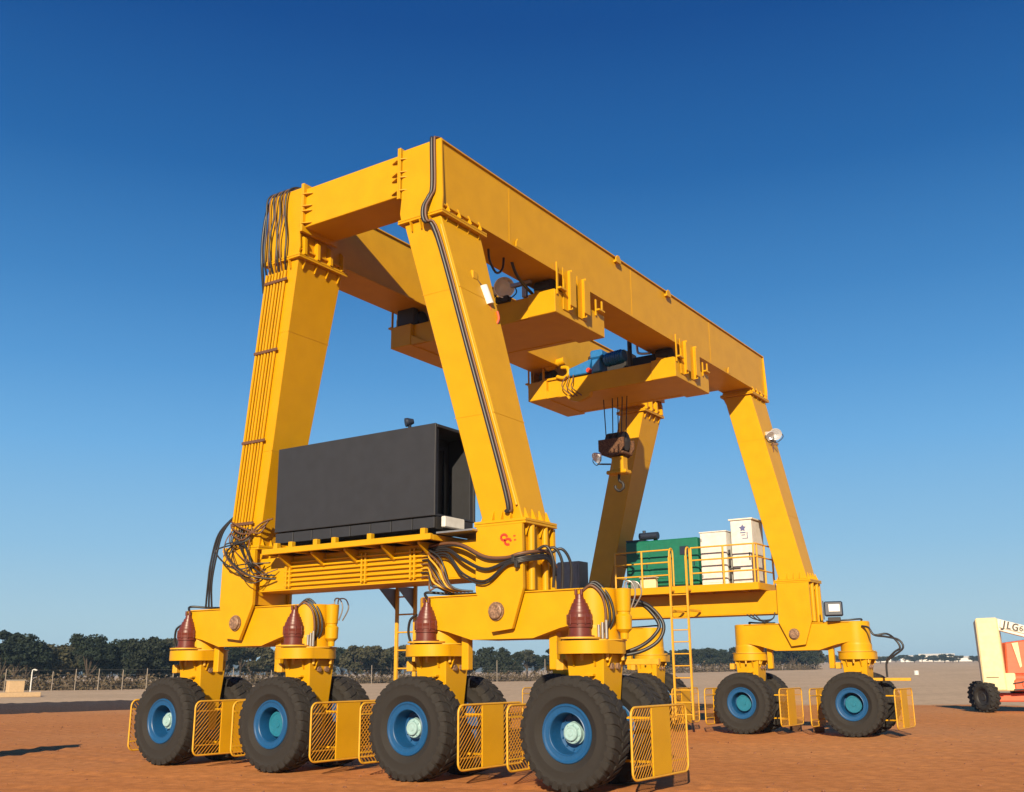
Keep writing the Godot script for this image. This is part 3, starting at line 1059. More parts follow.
func crane_pipes() -> void:
	var s: SurfaceTool
	# seven conduits up the outer face of the left-hand leg
	for k in 7:
		var f := 0.97 - 0.105 * k
		s = mesh0()
		tube(s, [leg_front(-1, f, 4.05, 0, 0.03), leg_front(-1, f, 8.62, 0, 0.03)], 0.022 if k % 3 else 0.028, 8)
		put(crane, "conduit", s, M.yellow)
		# flexible hose from the conduit past the flange and round over the top of the end plate
		s = mesh0()
		var uu := -(2.0 - 0.085 * k)
		rng.seed = 40 + k
		var wob := rng.randf_range(-0.06, 0.06)
		tube(s, smooth_path([leg_front(-1, f, 8.60, 0, 0.03), V(uu + wob * 0.5, -1.03, 8.85), V(uu + wob, -1.05, 9.25), V(uu - 0.5 * wob, -1.04, 9.7), V(uu - 0.02, -1.02, 10.1), V(uu + 0.05, -0.9, 10.25), V(uu + 0.16, -0.7, 10.24), V(uu + 0.25, -0.5, 10.17)]), 0.013 if k % 2 else 0.018, 8)
		put(crane, "hose", s, M.hose if k % 2 == 0 else M.brown_pipe)
	# one fat hose bowing out on the left
	s = mesh0()
	tube(s, smooth_path([leg_front(-1, 1.0, 8.3, 0, 0.03), V(-2.06, -1.03, 8.8), V(-2.10, -1.02, 9.3), V(-2.08, -0.98, 9.85), V(-2.0, -0.92, 10.15), V(-1.85, -0.8, 10.3), V(-1.6, -0.6, 10.18)]), 0.027, 10)
	put(crane, "hose", s, M.hose)
	for h in [4.15, 5.6, 7.2, 8.45]:
		s = mesh0()
		bar(s, leg_front(-1, 0.22, h, 0, 0.055), leg_front(-1, 1.02, h, 0, 0.055), 0.05, 0.02, V(0, 1, 0))
		put(crane, "pipe_clamp", s, M.brown_pipe)
	# tangle of hoses at the left leg's foot
	rng.seed = 77
	for k in 12:
		s = mesh0()
		var f := rng.randf_range(0.25, 1.0)
		var a := leg_front(-1, f, 4.08, 0, 0.03)
		var ue := rng.randf_range(-2.45, -1.75)
		var he := rng.randf_range(3.02, 3.42)
		var ub := -rng.randf_range(2.3, 3.18)
		var vb := -rng.randf_range(0.5, 0.72)
		tube(s, smooth_path([a, a + Vector3(rng.randf_range(-0.12, 0.1), -0.25, rng.randf_range(0.02, 0.1)), V(ub, vb, rng.randf_range(3.25, 3.75)), V(lerpf(ub, ue, 0.6), vb + 0.02, rng.randf_range(3.05, 3.5)), V(ue, -0.40, he)]), rng.randf_range(0.009, 0.017), 6)
		put(crane, "hose", s, [M.hose, M.hose, M.hose, M.brown_pipe][k % 4])
	for k in 3:
		s = mesh0()
		tube(s, smooth_path([leg_front(-1, 0.98, 4.3, 0, 0.03), V(-3.28 - 0.05 * k, -0.5, 4.0), V(-3.42 - 0.06 * k, -0.5, 3.5), V(-3.50 - 0.05 * k, -0.48, 3.1), V(-3.55 - 0.08 * k, -0.4, 2.7)]), 0.018, 6)
		put(crane, "hose", s, M.hose)
	for k in 3:
		s = mesh0()
		tube(s, smooth_path([V(-2.25 + 0.06 * k, -0.36, 4.2), V(-2.35, -0.45, 3.95 + 0.08 * k), V(-2.7, -0.52, 4.05 - 0.1 * k), V(-3.05, -0.5, 4.2 - 0.1 * k)]), 0.016, 6)
		put(crane, "hose", s, M.brown_pipe)
	# conduits along the sill
	for k in 6:
		s = mesh0()
		var h := 3.00 + 0.078 * k
		tube(s, [V(-1.75, -0.365, h), V(1.30, -0.365, h)], 0.020, 8)
		put(crane, "conduit", s, M.yellow)
	for u in [-1.72, 0.02, 1.05]:
		for d in [0.0, 0.08]:
			s = mesh0()
			ubox(s, u + d, u + d + 0.03, -0.395, -0.334, 2.96, 3.44, 0.004)
			put(crane, "pipe_clamp", s, M.yellow)
	# hoses drooping across the right-hand foot
	for q in [[3.44, 3.40, 3.20, 3.16, 0.026], [3.40, 3.37, 3.17, 3.14, 0.016], [3.36, 3.20, 3.02, 3.10, 0.019], [3.33, 3.17, 3.00, 3.08, 0.014], [3.28, 2.98, 2.84, 3.06, 0.018], [3.24, 2.94, 2.80, 3.04, 0.014]]:
		s = mesh0()
		tube(s, smooth_path([V(1.42, -0.40, q[0]), V(1.85, -0.46, q[0] + 0.02), V(2.2, -0.52, q[1]), V(2.62, -0.53, q[2]), V(3.0, -0.53, q[3]), V(3.22, -0.53, q[3] + 0.04), V(3.38, -0.35, q[3] + 0.08), V(3.40, 0.0, q[3] + 0.1), V(3.36, 0.3, q[3] - 0.1)]), q[4], 8)
		put(crane, "hose", s, M.hose if q[4] < 0.025 else M.brown_pipe)
	for q in [[3.12, 3.13], [3.17, 3.05]]:
		s = mesh0()
		ubox(s, q[0], q[0] + 0.05, -0.57, -0.475, q[1] - 0.05, q[1] + 0.06, 0.006)
		put(crane, "pipe_clamp", s, M.dark)
	for k in 8:
		s = mesh0()
		var h := 2.98 + 0.065 * k
		tube(s, smooth_path([V(1.28, -0.365, h), V(1.42, -0.38, h), V(1.52, -0.46, h - 0.06), V(1.56 + 0.03 * k, -0.5, h - 0.22), V(1.66 + 0.04 * k, -0.45, 2.80), V(1.75 + 0.07 * k, -0.3, 2.72)]), 0.016, 6)
		put(crane, "hose", s, [M.brown_pipe, M.hose, M.yellow_rail][k % 3])
	for k in 3:
		s = mesh0()
		tube(s, smooth_path([V(3.30, -0.3 + 0.2 * k, 3.2), V(3.52, -0.25 + 0.22 * k, 3.32), V(3.62, -0.2 + 0.25 * k, 3.1), V(3.58, -0.15 + 0.25 * k, 2.72)]), 0.022, 8)
		put(crane, "hose", s, M.hose)
	# cable and conduit up the right-hand leg, round the flanges and over the girder's end
	for q in [[0.80, 0.034, M.hose], [0.88, 0.022, M.brown_pipe]]:
		s = mesh0()
		var f: float = q[0]
		var d := (f - 0.84) * 0.76
		tube(s, smooth_path([leg_front(1, f - 0.12, 3.86, 0, 0.04), leg_front(1, f, 4.15, 0, 0.05), leg_front(1, f, 6.4, 0, 0.035), leg_front(1, f, 8.45, 0, 0.05), V(1.80 + d, -1.05, 8.68), V(1.78 + d, -1.06, 8.92), V(1.84 + d, -1.0, 9.12), V(1.90 + d, -0.985, 9.3), V(1.88 + d, -0.985, 10.1), V(1.88 + d, -0.95, 10.2), V(1.90 + d, -0.8, 10.22), V(1.92 + d, -0.5, 10.17)]), q[1], 10)
		put(crane, "cable", s, q[2])
	# vertical pipe run beside the right-hand edge of that leg
	s = mesh0()
	tube(s, [leg_front(1, 0.97, 3.95, 0, 0.03), leg_front(1, 0.97, 8.6, 0, 0.03)], 0.018, 8)
	put(crane, "conduit", s, M.yellow_rail)
	# festoon loop under the girder
	s = mesh0()
	tube(s, smooth_path([V(1.6, 1.02, 8.98), V(1.6, 1.06, 8.75), V(1.6, 1.27, 8.58), V(1.6, 1.47, 8.72), V(1.6, 1.52, 8.98)]), 0.022, 8)
	put(crane, "cable_loop", s, M.hose)
	s = mesh0()
	tube(s, smooth_path([V(1.6, 1.78, 8.98), V(1.6, 1.9, 8.8), V(1.55, 2.2, 8.70), V(1.5, 2.65, 8.62)]), 0.03, 8)
	put(crane, "cable_loop", s, M.hose)
	# hoses under the far sill
	for k in 3:
		s = mesh0()
		tube(s, smooth_path([V(1.55 + 0.1 * k, 12.7, 2.92), V(1.75 + 0.1 * k, 12.68, 2.80 - 0.03 * k), V(2.05, 12.66, 2.76 - 0.03 * k), V(2.25, 12.68, 2.80), V(2.3, 12.7, 2.95)]), 0.016, 6)
		put(crane, "hose", s, M.hose)
	# red painted mark on the right-hand foot
	s = mesh0()
	for q in [[2.93, 3.47, 0.055], [3.0, 3.40, 0.055]]:
		for k in 10:
			var a0 := TAU * k / 12.0
			var a1 := TAU * (k + 1) / 12.0
			bar(s, V(q[0] + cos(a0) * q[2], -0.4745, q[1] + sin(a0) * q[2] * 0.8), V(q[0] + cos(a1) * q[2], -0.4745, q[1] + sin(a1) * q[2] * 0.8), 0.035, 0.006, V(0, -1, 0))
	for q in [[3.10, 3.47], [3.11, 3.41]]:
		ubox(s, q[0], q[0] + 0.035, -0.4775, -0.4715, q[1], q[1] + 0.02, 0.0)
	put(crane, "painted_mark", s, M.red)

func floodlight(parent: Node, at: Vector3, aim: Vector3, r: float) -> void:
	var g := group_part(parent, "floodlight", at)
	var s := mesh0()
	lathe(s, [[0.0, -r * 1.1], [r * 0.35, -r * 1.05], [r * 0.5, -r * 0.75], [r * 0.8, -r * 0.35], [r, 0.0], [r, r * 0.12], [r * 0.93, r * 0.12], [r * 0.75, -r * 0.25], [r * 0.4, -r * 0.6], [0.0, -r * 0.7]], Vector3.ZERO, aim, 24)
	put(g, "reflector", s, M.silver)
	s = mesh0()
	lathe(s, [[0.0, r * 0.08], [r * 0.9, r * 0.08], [r * 0.9, r * 0.1], [0.0, r * 0.1]], Vector3.ZERO, aim, 24)
	var glass := StandardMaterial3D.new()
	glass.transparency = BaseMaterial3D.TRANSPARENCY_ALPHA
	glass.albedo_color = Color(0.9, 0.95, 1.0, 0.2)
	glass.roughness = 0.03
	put(g, "glass", s, glass)
	s = mesh0()
	var x := aim.cross(Vector3.UP).normalized()
	tube(s, smooth_path([x * r * 1.05, x * r * 1.1 + Vector3.DOWN * r * 0.6, Vector3.DOWN * r * 1.35, -x * r * 1.1 + Vector3.DOWN * r * 0.6, -x * r * 1.05], 4), 0.012, 6)
	put(g, "bracket", s, M.dark)

func crane_lamps() -> void:
	# lamp arm with a white beacon tube on the right-hand leg
	var g := group_part(crane, "beacon", Vector3.ZERO)
	var s := mesh0()
	ubox(s, 2.16, 2.24, -0.34, -0.18, 7.80, 7.96, 0.02)
	put(g, "mount", s, M.yellow)
	s = mesh0()
	bar(s, V(2.2, -0.22, 7.84), V(2.26, 0.0, 7.66), 0.04, 0.04)
	put(g, "arm", s, M.brown_pipe)
	s = mesh0()
	cyl(s, V(2.25, -0.06, 7.75), V(2.31, 0.03, 7.44), 0.075, 0.085, 16)
	put(g, "tube_lamp", s, M.lens)
	s = mesh0()
	tube(s, smooth_path([V(2.3, 0.03, 7.46), V(2.33, 0.06, 7.3), V(2.36, 0.12, 7.1), V(2.4, 0.18, 7.2), V(2.36, 0.2, 7.35)]), 0.022, 6)
	put(g, "cord", s, M.orange)
	# lamps fixed to the far legs
	floodlight(crane, V(2.42, 13.42, 7.72), V(0.35, -0.75, -0.6), 0.17)
	floodlight(crane, V(2.36, 13.1, 7.62), V(0.75, -0.3, -0.7), 0.14)
	s = mesh0()
	bar(s, V(2.15, 13.3, 7.45), V(2.5, 13.35, 7.42), 0.05, 0.05)
	bar(s, V(2.36, 13.3, 7.45), V(2.36, 13.3, 7.2), 0.04, 0.04)
	put(crane, "lamp_bracket", s, M.brown_pipe)
	floodlight(crane, V(-2.62, 12.5, 7.52), V(-0.35, -0.75, -0.6), 0.17)
	s = mesh0()
	bar(s, V(-2.62, 12.52, 7.33), V(-2.3, 12.75, 7.33), 0.04, 0.04)
	put(crane, "lamp_bracket", s, M.dark)
	# square work lamp on the far right bogie
	g = group_part(crane, "work_lamp", V(3.82, 12.62, 2.674), 0.25)
	s = mesh0()
	box(s, Vector3(0, 0.30, 0), Vector3(0.44, 0.36, 0.12), 0.03, Basis(Vector3.RIGHT, -0.12))
	put(g, "housing", s, M.navy)
	s = mesh0()
	box(s, Vector3(0.02, 0.32, 0.072), Vector3(0.26, 0.18, 0.012), 0.002, Basis(Vector3.RIGHT, -0.12))
	put(g, "lamp_face", s, M.lens)
	s = mesh0()
	box(s, Vector3(0, 0.05, -0.02), Vector3(0.30, 0.10, 0.10), 0.01)
	bar(s, Vector3(-0.24, 0.05, 0), Vector3(-0.24, 0.5, -0.02), 0.025, 0.05)
	put(g, "stand", s, M.dark)

# ---------------------------------------------------------------- trolleys, hooks
func trolley(v0: float, label: String, kind: int) -> void:
	var v1 := v0 + 1.95
	var vm := (v0 + v1) / 2.0
	var t := thing("hoist_trolley", V(0, vm, 8.13), label, "hoist trolley")
	var o := t.position
	var Y: Material = M.yellow
	var sh := func(s: SurfaceTool, called: String, m: Material) -> void:
		put(t, called, s, m, Transform3D(Basis(), -o))
	var s := mesh0()
	ubox(s, -1.5, 1.42, v0 + 0.10, v0 + 0.25, 8.14, 8.595, 0.008)
	sh.call(s, "cross_beam", Y)
	s = mesh0()
	ubox(s, -1.5, 1.42, v1 - 0.25, v1 - 0.10, 8.14, 8.595, 0.008)
	sh.call(s, "cross_beam", Y)
	for su in [-1.0, 1.0]:
		s = mesh0()
		ubox(s, (1.42 if su > 0 else 1.5) * su, 2.04 * su, v0, v1, 8.13, 8.60, 0.012)
		sh.call(s, "end_carriage", Y)
		s = mesh0()
		plate(s, mir([[1.42 if su > 0 else 1.5, 8.135], [1.42 if su > 0 else 1.5, 8.34], [1.12, 8.135]], su), v0 + 0.02, v0 + 0.045)
		sh.call(s, "gusset", Y)
		s = mesh0()
		cyl(s, V(1.75 * su, v0 + 0.12, 8.60), V(1.52 * su, v0 + 0.12, 8.66), 0.05, 0.04, 10)
		ubox(s, 1.5 * su, 1.98 * su, v0 + 0.06, v0 + 0.18, 8.601, 8.63, 0.006)
		sh.call(s, "buffer", Y)
		# straps that reach up past the girder's lower flange
		for dv in [0.45, 1.0]:
			s = mesh0()
			ubox(s, 2.06 * su, 2.16 * su, v0 + dv, v0 + dv + 0.03, 8.28, 9.10, 0.004)
			ubox(s, 2.042 * su, 2.06 * su, v0 + dv - 0.17, v0 + dv + 0.20, 8.26, 9.12, 0.004)
			ubox(s, 2.16 * su, 2.18 * su, v0 + dv - 0.10, v0 + dv + 0.13, 8.34, 9.04, 0.004)
			sh.call(s, "hanger_strap", Y)
		for dv in [0.04, 1.55]:
			s = mesh0()
			ubox(s, 2.042 * su, 2.07 * su, v0 + dv, v0 + dv + 0.05, 8.5, 9.16 if dv < 1.0 else 8.85, 0.004)
			ubox(s, 2.071 * su, 2.15 * su, v0 + dv, v0 + dv + 0.24, 8.60, 8.64, 0.004)
			ubox(s, 2.071 * su, 2.10 * su, v0 + dv + 0.2, v0 + dv + 0.25, 8.641, 8.86, 0.004)
			sh.call(s, "guide_bracket", Y)
		for v in [v0 + 0.35, v1 - 0.35]:
			s = mesh0()
			cyl(s, V(1.45 * su, v, 8.775), V(1.80 * su, v, 8.775), 0.175, 0.175, 20)
			sh.call(s, "runner_wheel", M.dark)
	s = mesh0()
	ubox(s, -1.5, 1.42, v0 + 0.252, v1 - 0.252, 8.15, 8.18, 0.0)
	sh.call(s, "floor_plate", Y)
	if kind == 0:
		# rope drum and motor in black
		s = mesh0()
		lathe(s, [[0.0, 0.0], [0.33, 0.0], [0.33, 0.05], [0.24, 0.05], [0.24, 1.0], [0.33, 1.0], [0.33, 1.05], [0.0, 1.05]], V(0.25, vm, 8.62), Vector3.RIGHT, 28)
		sh.call(s, "rope_drum", M.dark)
		s = mesh0()
		ubox(s, -1.15, -0.85, vm - 0.35, vm + 0.35, 8.167, 8.95, 0.02)
		ubox(s, -0.85, 0.22, vm - 0.22, vm + 0.22, 8.40, 8.85, 0.05)
		sh.call(s, "winch_motor", M.dark)
		s = mesh0()
		ubox(s, -1.9, -1.45, v0 + 0.03, v0 + 0.19, 8.60, 9.0, 0.02)
		sh.call(s, "junction_box", M.dark)
		s = mesh0()
		ubox(s, 0.1, 1.1, v1 - 0.72, v1 - 0.06, 8.601, 8.93, 0.03)  # added block, taller machinery for the shade on the far leg
		sh.call(s, "added_housing", M.dark)
		var g := group_part(t, "lamp_mount", V(0.78, v0 + 0.1, 8.6) - o)
		s = mesh0()
		box(s, Vector3(0, 0.06, 0), Vector3(0.3, 0.12, 0.14), 0.01)
		put(g, "base", s, M.dark)
		floodlight(t, V(0.86, v0 + 0.02, 8.88) - o, V(0.55, -0.75, -0.25), 0.21)
		floodlight(t, V(0.52, v0 + 0.04, 8.86) - o, V(0.0, -0.9, -0.35), 0.13)
		s = mesh0()
		ubox(s, 0.98, 1.45, v0 + 0.05, v0 + 0.13, 8.86, 8.94, 0.01)
		ubox(s, 1.25, 1.35, v0 + 0.05, v0 + 0.13, 8.6, 8.86, 0.01)
		sh.call(s, "lamp_post", M.steel)
	else:
		# blue gear motor on the front beam, yellow rope guide on the left, black mast
		s = mesh0()
		hexa(s, [V(-0.85, v0 + 0.02, 8.60), V(-0.3, v0 + 0.02, 8.60), V(-0.3, v0 + 0.40, 8.60), V(-0.85, v0 + 0.40, 8.60), V(-0.85, v0 + 0.02, 8.80), V(-0.2, v0 + 0.02, 8.96), V(-0.2, v0 + 0.40, 8.96), V(-0.85, v0 + 0.40, 8.80)], 0.02)
		ubox(s, -0.20, 0.04, v0 + 0.03, v0 + 0.42, 8.60, 8.93, 0.02)
		ubox(s, -0.24, 0.10, v0 + 0.01, v0 + 0.45, 8.935, 9.16, 0.04)
		cyl(s, V(0.10, v0 + 0.22, 8.90), V(0.62, v0 + 0.22, 8.94), 0.16, 0.15, 20)
		for k in 7:
			lathe(s, [[0.15, 0.0], [0.175, 0.0], [0.175, 0.02], [0.15, 0.02]], V(0.16 + 0.06 * k, v0 + 0.22, 8.904 + 0.005 * k), Vector3.RIGHT, 20)
		sh.call(s, "gear_motor", M.blue_motor)
		s = mesh0()
		cyl(s, V(-0.28, v0 + 0.0, 8.67), V(-0.28, v0 + 0.1, 8.67), 0.06, 0.055, 12)
		sh.call(s, "brake", M.red)
		s = mesh0()
		lathe(s, [[0.0, 0.0], [0.31, 0.0], [0.31, 0.05], [0.22, 0.05], [0.22, 1.1], [0.31, 1.1], [0.31, 1.15], [0.0, 1.15]], V(-0.75, vm - 0.12, 8.52), Vector3.RIGHT, 28)
		sh.call(s, "rope_drum", M.dark)
		s = mesh0()
		cyl(s, V(0.79, v0 + 0.17, 8.60), V(0.79, v0 + 0.17, 9.52), 0.055, 0.055, 12)
		sh.call(s, "mast", M.dark)
		s = mesh0()
		tube(s, smooth_path([V(0.98, v0 + 0.2, 9.4), V(0.98, v0 + 0.2, 9.0), V(1.06, v0 + 0.19, 8.9), V(1.32, v0 + 0.19, 8.86)]), 0.03, 8)
		sh.call(s, "pipe", M.steel)
		s = mesh0()
		ubox(s, 0.66, 1.30, v0 + 0.5, v1 - 0.5, 8.30, 8.94, 0.03)
		sh.call(s, "switch_box", M.dark)
		s = mesh0()
		ubox(s, -0.98, 0.12, v1 - 0.72, v1 - 0.06, 8.601, 9.46, 0.03)  # block added and raised for the shade it casts on the far leg
		sh.call(s, "added_housing", M.dark)
		s = mesh0()
		cyl(s, V(-1.62, v0 + 0.08, 8.60), V(-1.62, v0 + 0.08, 9.16), 0.035, 0.03, 10)
		ubox(s, -1.62, -1.2, v0 + 0.05, v0 + 0.16, 8.60, 8.66, 0.01)
		cyl(s, V(-1.55, v0 + 0.15, 9.0), V(-1.28, v0 + 0.15, 9.03), 0.12, 0.12, 14)
		cyl(s, V(-1.26, v0 + 0.15, 9.05), V(-1.02, v0 + 0.15, 9.08), 0.10, 0.10, 14)
		tube(s, smooth_path([V(-1.1, v0 + 0.12, 8.9), V(-0.92, v0 + 0.1, 8.85), V(-0.88, v0 + 0.06, 8.68), V(-1.02, v0 + 0.05, 8.60), V(-1.2, v0 + 0.05, 8.66)]), 0.05, 8)
		sh.call(s, "rope_guide", Y)
		# sheave bracket below the front beam
		s = mesh0()
		extr(s, [Vector2(-0.95, 8.13), Vector2(-0.25, 8.13), Vector2(-0.3, 8.02), Vector2(-0.62, 7.93), Vector2(-0.85, 8.0)], V(0, v0 + 0.05, 0), Vector3.RIGHT, Vector3.UP, V(0, 0.12, 0))
		sh.call(s, "sheave_bracket", Y)
		for k in 3:
			s = mesh0()
			tube(s, smooth_path([V(-0.9 + 0.1 * k, v0 + 0.0, 8.62), V(-1.0 + 0.15 * k, v0 - 0.04, 8.45), V(-0.98 + 0.12 * k, v0 - 0.03, 8.3), V(-0.72 + 0.12 * k, v0 - 0.0, 8.06)]), 0.014, 6)
			sh.call(s, "hose", M.brown_pipe)

func hook_block(u: float, v: float, top: float, label: String, disc: bool) -> void:
	var t := thing("hook_block", V(u, v, top - 1.35), label, "crane hook", "")
	var b := -t.position
	var sh := func(s: SurfaceTool, called: String, m: Material) -> void:
		put(t, called, s, m, Transform3D(Basis(), b))
	for q in [[-0.33, -0.33, 8.135], [-0.12, -0.08, 8.135], [0.06, 0.07, 8.135], [0.15, 0.2, 8.135], [0.3, 0.33, 8.135]]:
		var s := mesh0()
		cyl(s, V(u + q[0] * 0.85, v, top - 0.15), V(u + q[1], v, q[2]), 0.013, 0.013, 6)
		sh.call(s, "rope", M.dark)
	var s := mesh0()
	if disc:
		cyl(s, V(u - 0.2, v, top - 0.25), V(u + 0.2, v, top - 0.25), 0.36, 0.36, 28)
		sh.call(s, "sheave", M.timber)
		s = mesh0()
	else:
		for k in 3:
			cyl(s, V(u - 0.2 + 0.18 * k, v, top - 0.12), V(u - 0.1 + 0.18 * k, v, top - 0.12), 0.24, 0.24, 24)
		sh.call(s, "sheave", M.dark)
		s = mesh0()
		for side in [-1.0, 1.0]:
			plate(s, [Vector2(u - 0.36, top - 0.08), Vector2(u + 0.34, top - 0.08), Vector2(u + 0.34, top - 0.3), Vector2(u + 0.18, top - 0.50), Vector2(u - 0.2, top - 0.50), Vector2(u - 0.36, top - 0.36)], v + side * 0.27 - 0.02, v + side * 0.27 + 0.02)
		ubox(s, u - 0.3, u + 0.3, v - 0.25, v + 0.25, top - 0.46, top - 0.40, 0.01)
		sh.call(s, "cheek_plates", M.timber)
		s = mesh0()
	ubox(s, u - 0.1, u + 0.22, v - 0.13, v + 0.13, top - 0.86, top - 0.50, 0.02)
	ubox(s, u - 0.24, u + 0.30, v - 0.16, v + 0.16, top - 0.93, top - 0.84, 0.02)
	sh.call(s, "crosshead", M.yellow)
	s = mesh0()
	tube(s, smooth_path([V(u + 0.04, v, top - 0.9), V(u + 0.04, v, top - 1.08), V(u + 0.13, v, top - 1.16), V(u + 0.14, v, top - 1.27), V(u + 0.04, v, top - 1.34), V(u - 0.06, v, top - 1.28), V(u - 0.08, v, top - 1.2)]), 0.035, 8)
	sh.call(s, "hook", M.dark)

# ---------------------------------------------------------------- things on the crane's platforms
func build_loads() -> void:
	var t := thing("equipment_container", V(-0.1, 0, 3.706), "charcoal grey metal container with an open end on the crane's platform", "container")
	var b := -t.position
	var sh := func(s: SurfaceTool, called: String, m: Material) -> void:
		put(t, called, s, m, Transform3D(Basis(), b))
	var C: Material = M.charcoal
	var s := mesh0()
	ubox(s, -1.87, 1.67, -0.55, -0.50, 3.905, 5.39, 0.008)
	sh.call(s, "side_wall", C)
	s = mesh0()
	ubox(s, -1.87, 1.67, 0.50, 0.55, 3.905, 5.39, 0.008)
	sh.call(s, "side_wall", C)
	s = mesh0()
	ubox(s, -1.87, -1.82, -0.498, 0.498, 3.905, 5.385, 0.004)
	sh.call(s, "end_wall", C)
	s = mesh0()
	ubox(s, -1.818, 1.67, -0.498, 0.498, 5.335, 5.385, 0.004)
	sh.call(s, "roof", C)
	s = mesh0()
	ubox(s, -1.818, 1.66, -0.498, 0.498, 3.907, 3.94, 0.004)
	sh.call(s, "floor_panel", C)
	# recessed bulkhead and its frame in the open end
	s = mesh0()
	ubox(s, 1.10, 1.14, -0.498, 0.498, 3.942, 5.333, 0.0)
	sh.call(s, "bulkhead", M.dark)
	s = mesh0()
	for v in [-0.36, 0.36]:
		ubox(s, 1.141, 1.18, v - 0.03, v + 0.03, 3.99, 5.2, 0.004)
	ubox(s, 1.141, 1.18, -0.33, 0.33, 5.14, 5.2, 0.004)
	sh.call(s, "bulkhead_frame", C)
	s = mesh0()
	for v in [-0.46, 0.46]:
		ubox(s, 1.56, 1.64, v - 0.035, v + 0.035, 3.942, 5.33, 0.004)
	sh.call(s, "corner_post", C)
	for k in 8:
		var u0 := -1.86 + 0.44 * k
		s = mesh0()
		ubox(s, u0 + 0.008, minf(u0 + 0.432, 1.66), -0.535, -0.50, 3.712, 3.885, 0.005)
		sh.call(s, "skirt_panel", C)
	s = mesh0()
	ubox(s, -1.85, 1.65, -0.48, 0.50, 3.706, 3.90, 0.0)
	sh.call(s, "base_frame", M.dark)
	s = mesh0()
	ubox(s, 1.70, 1.78, -0.42, 0.10, 3.73, 3.90, 0.012)
	ubox(s, 1.652, 1.698, -0.3, 0.0, 3.78, 3.86, 0.0)
	sh.call(s, "vent_box", M.white)
	var g := group_part(t, "lamp", V(1.03, -0.42, 5.388) + b)
	s = mesh0()
	box(s, Vector3(0, 0.05, 0), Vector3(0.04, 0.1, 0.04), 0.0)
	put(g, "stem", s, M.navy)
	s = mesh0()
	lathe(s, [[0.0, -0.09], [0.04, -0.08], [0.075, 0.02], [0.075, 0.06], [0.0, 0.05]], Vector3(-0.02, 0.13, 0), Vector3(-0.6, -0.2, 0.7), 16)
	put(g, "head", s, M.navy)

	# green generator set on the far platform
	t = thing("generator", V(-0.72, 13.0, 3.68), "green generator housing with a dark exhaust on the far platform", "generator")
	b = -t.position
	sh = func(s_: SurfaceTool, called: String, m: Material) -> void:
		put(t, called, s_, m, Transform3D(Basis(), b))
	s = mesh0()
	ubox(s, -1.80, 0.36, 12.52, 13.5, 3.75, 5.0, 0.03)
	sh.call(s, "housing", M.green)
	s = mesh0()
	ubox(s, -1.75, 0.33, 12.56, 13.46, 3.68, 3.75, 0.0)
	sh.call(s, "skid", M.dark)
	for q in [[-1.74, -1.1], [-1.06, -0.4], [-0.36, 0.3]]:
		s = mesh0()
		ubox(s, q[0], q[1], 12.50, 12.522, 3.82, 4.90 if q[0] < -0.5 else 4.45, 0.008)
		sh.call(s, "door_panel", M.green)
	s = mesh0()
	ubox(s, -0.16, 0.10, 12.505, 12.522, 4.55, 4.78, 0.004)
	sh.call(s, "control_window", M.navy)
	for q in [-1.72, -1.04]:
		for k in 6:
			s = mesh0()
			ubox(s, q + 0.1, q + 0.5, 12.488, 12.499, 3.95 + 0.055 * k, 3.985 + 0.055 * k, 0.003)
			sh.call(s, "louvre", M.green)
	for u in [-1.16, -0.46, 0.24]:
		s = mesh0()
		ubox(s, u, u + 0.03, 12.478, 12.499, 4.25, 4.40, 0.004)
		sh.call(s, "handle", M.navy)
	s = mesh0()
	ubox(s, -1.80, -1.25, 12.54, 13.4, 5.0, 5.05, 0.01)
	cyl(s, V(-1.35, 12.55, 5.13), V(-0.80, 12.55, 5.13), 0.10, 0.10, 18)
	cyl(s, V(-1.22, 12.55, 5.2), V(-1.22, 12.55, 5.29), 0.045, 0.045, 12)
	cyl(s, V(-0.95, 12.7, 5.0), V(-0.95, 12.7, 5.1), 0.06, 0.06, 12)
	sh.call(s, "exhaust", M.navy)

	t = thing("control_cabinet", V(0.85, 12.85, 3.68), "low white cabinet beside the green generator", "cabinet")
	b = -t.position
	sh = func(s_: SurfaceTool, called: String, m: Material) -> void:
		put(t, called, s_, m, Transform3D(Basis(), b))
	s = mesh0()
	ubox(s, 0.45, 1.18, 12.5, 13.2, 3.70, 5.08, 0.012)
	sh.call(s, "body", M.white)
	s = mesh0()
	ubox(s, 0.43, 1.20, 12.48, 13.22, 5.08, 5.11, 0.006)
	sh.call(s, "lid", M.white)
	s = mesh0()
	ubox(s, 0.48, 1.15, 12.488, 12.502, 3.76, 5.03, 0.005)
	sh.call(s, "door", M.white)
	s = mesh0()
	ubox(s, 1.07, 1.10, 12.466, 12.487, 4.3, 4.48, 0.004)
	sh.call(s, "handle", M.dark)
	for h in [3.9, 4.85]:
		s = mesh0()
		ubox(s, 0.475, 0.505, 12.474, 12.487, h, h + 0.08, 0.004)
		sh.call(s, "hinge", M.steel)
	s = mesh0()
	ubox(s, 0.47, 1.16, 12.55, 13.15, 3.68, 3.70, 0.0)
	sh.call(s, "plinth", M.dark)
	s = mesh0()
	cyl(s, V(1.22, 12.6, 3.75), V(1.22, 12.6, 4.6), 0.03, 0.03, 8)
	bar(s, V(1.22, 12.6, 4.1), V(1.5, 12.6, 4.1), 0.03, 0.03)
	sh.call(s, "cable_tube", M.dark)

	t = thing("control_cabinet", V(1.56, 13.0, 3.68), "tall white cabinet with a blue emblem beside the yellow leg", "cabinet")
	b = -t.position
	sh = func(s_: SurfaceTool, called: String, m: Material) -> void:
		put(t, called, s_, m, Transform3D(Basis(), b))
	s = mesh0()
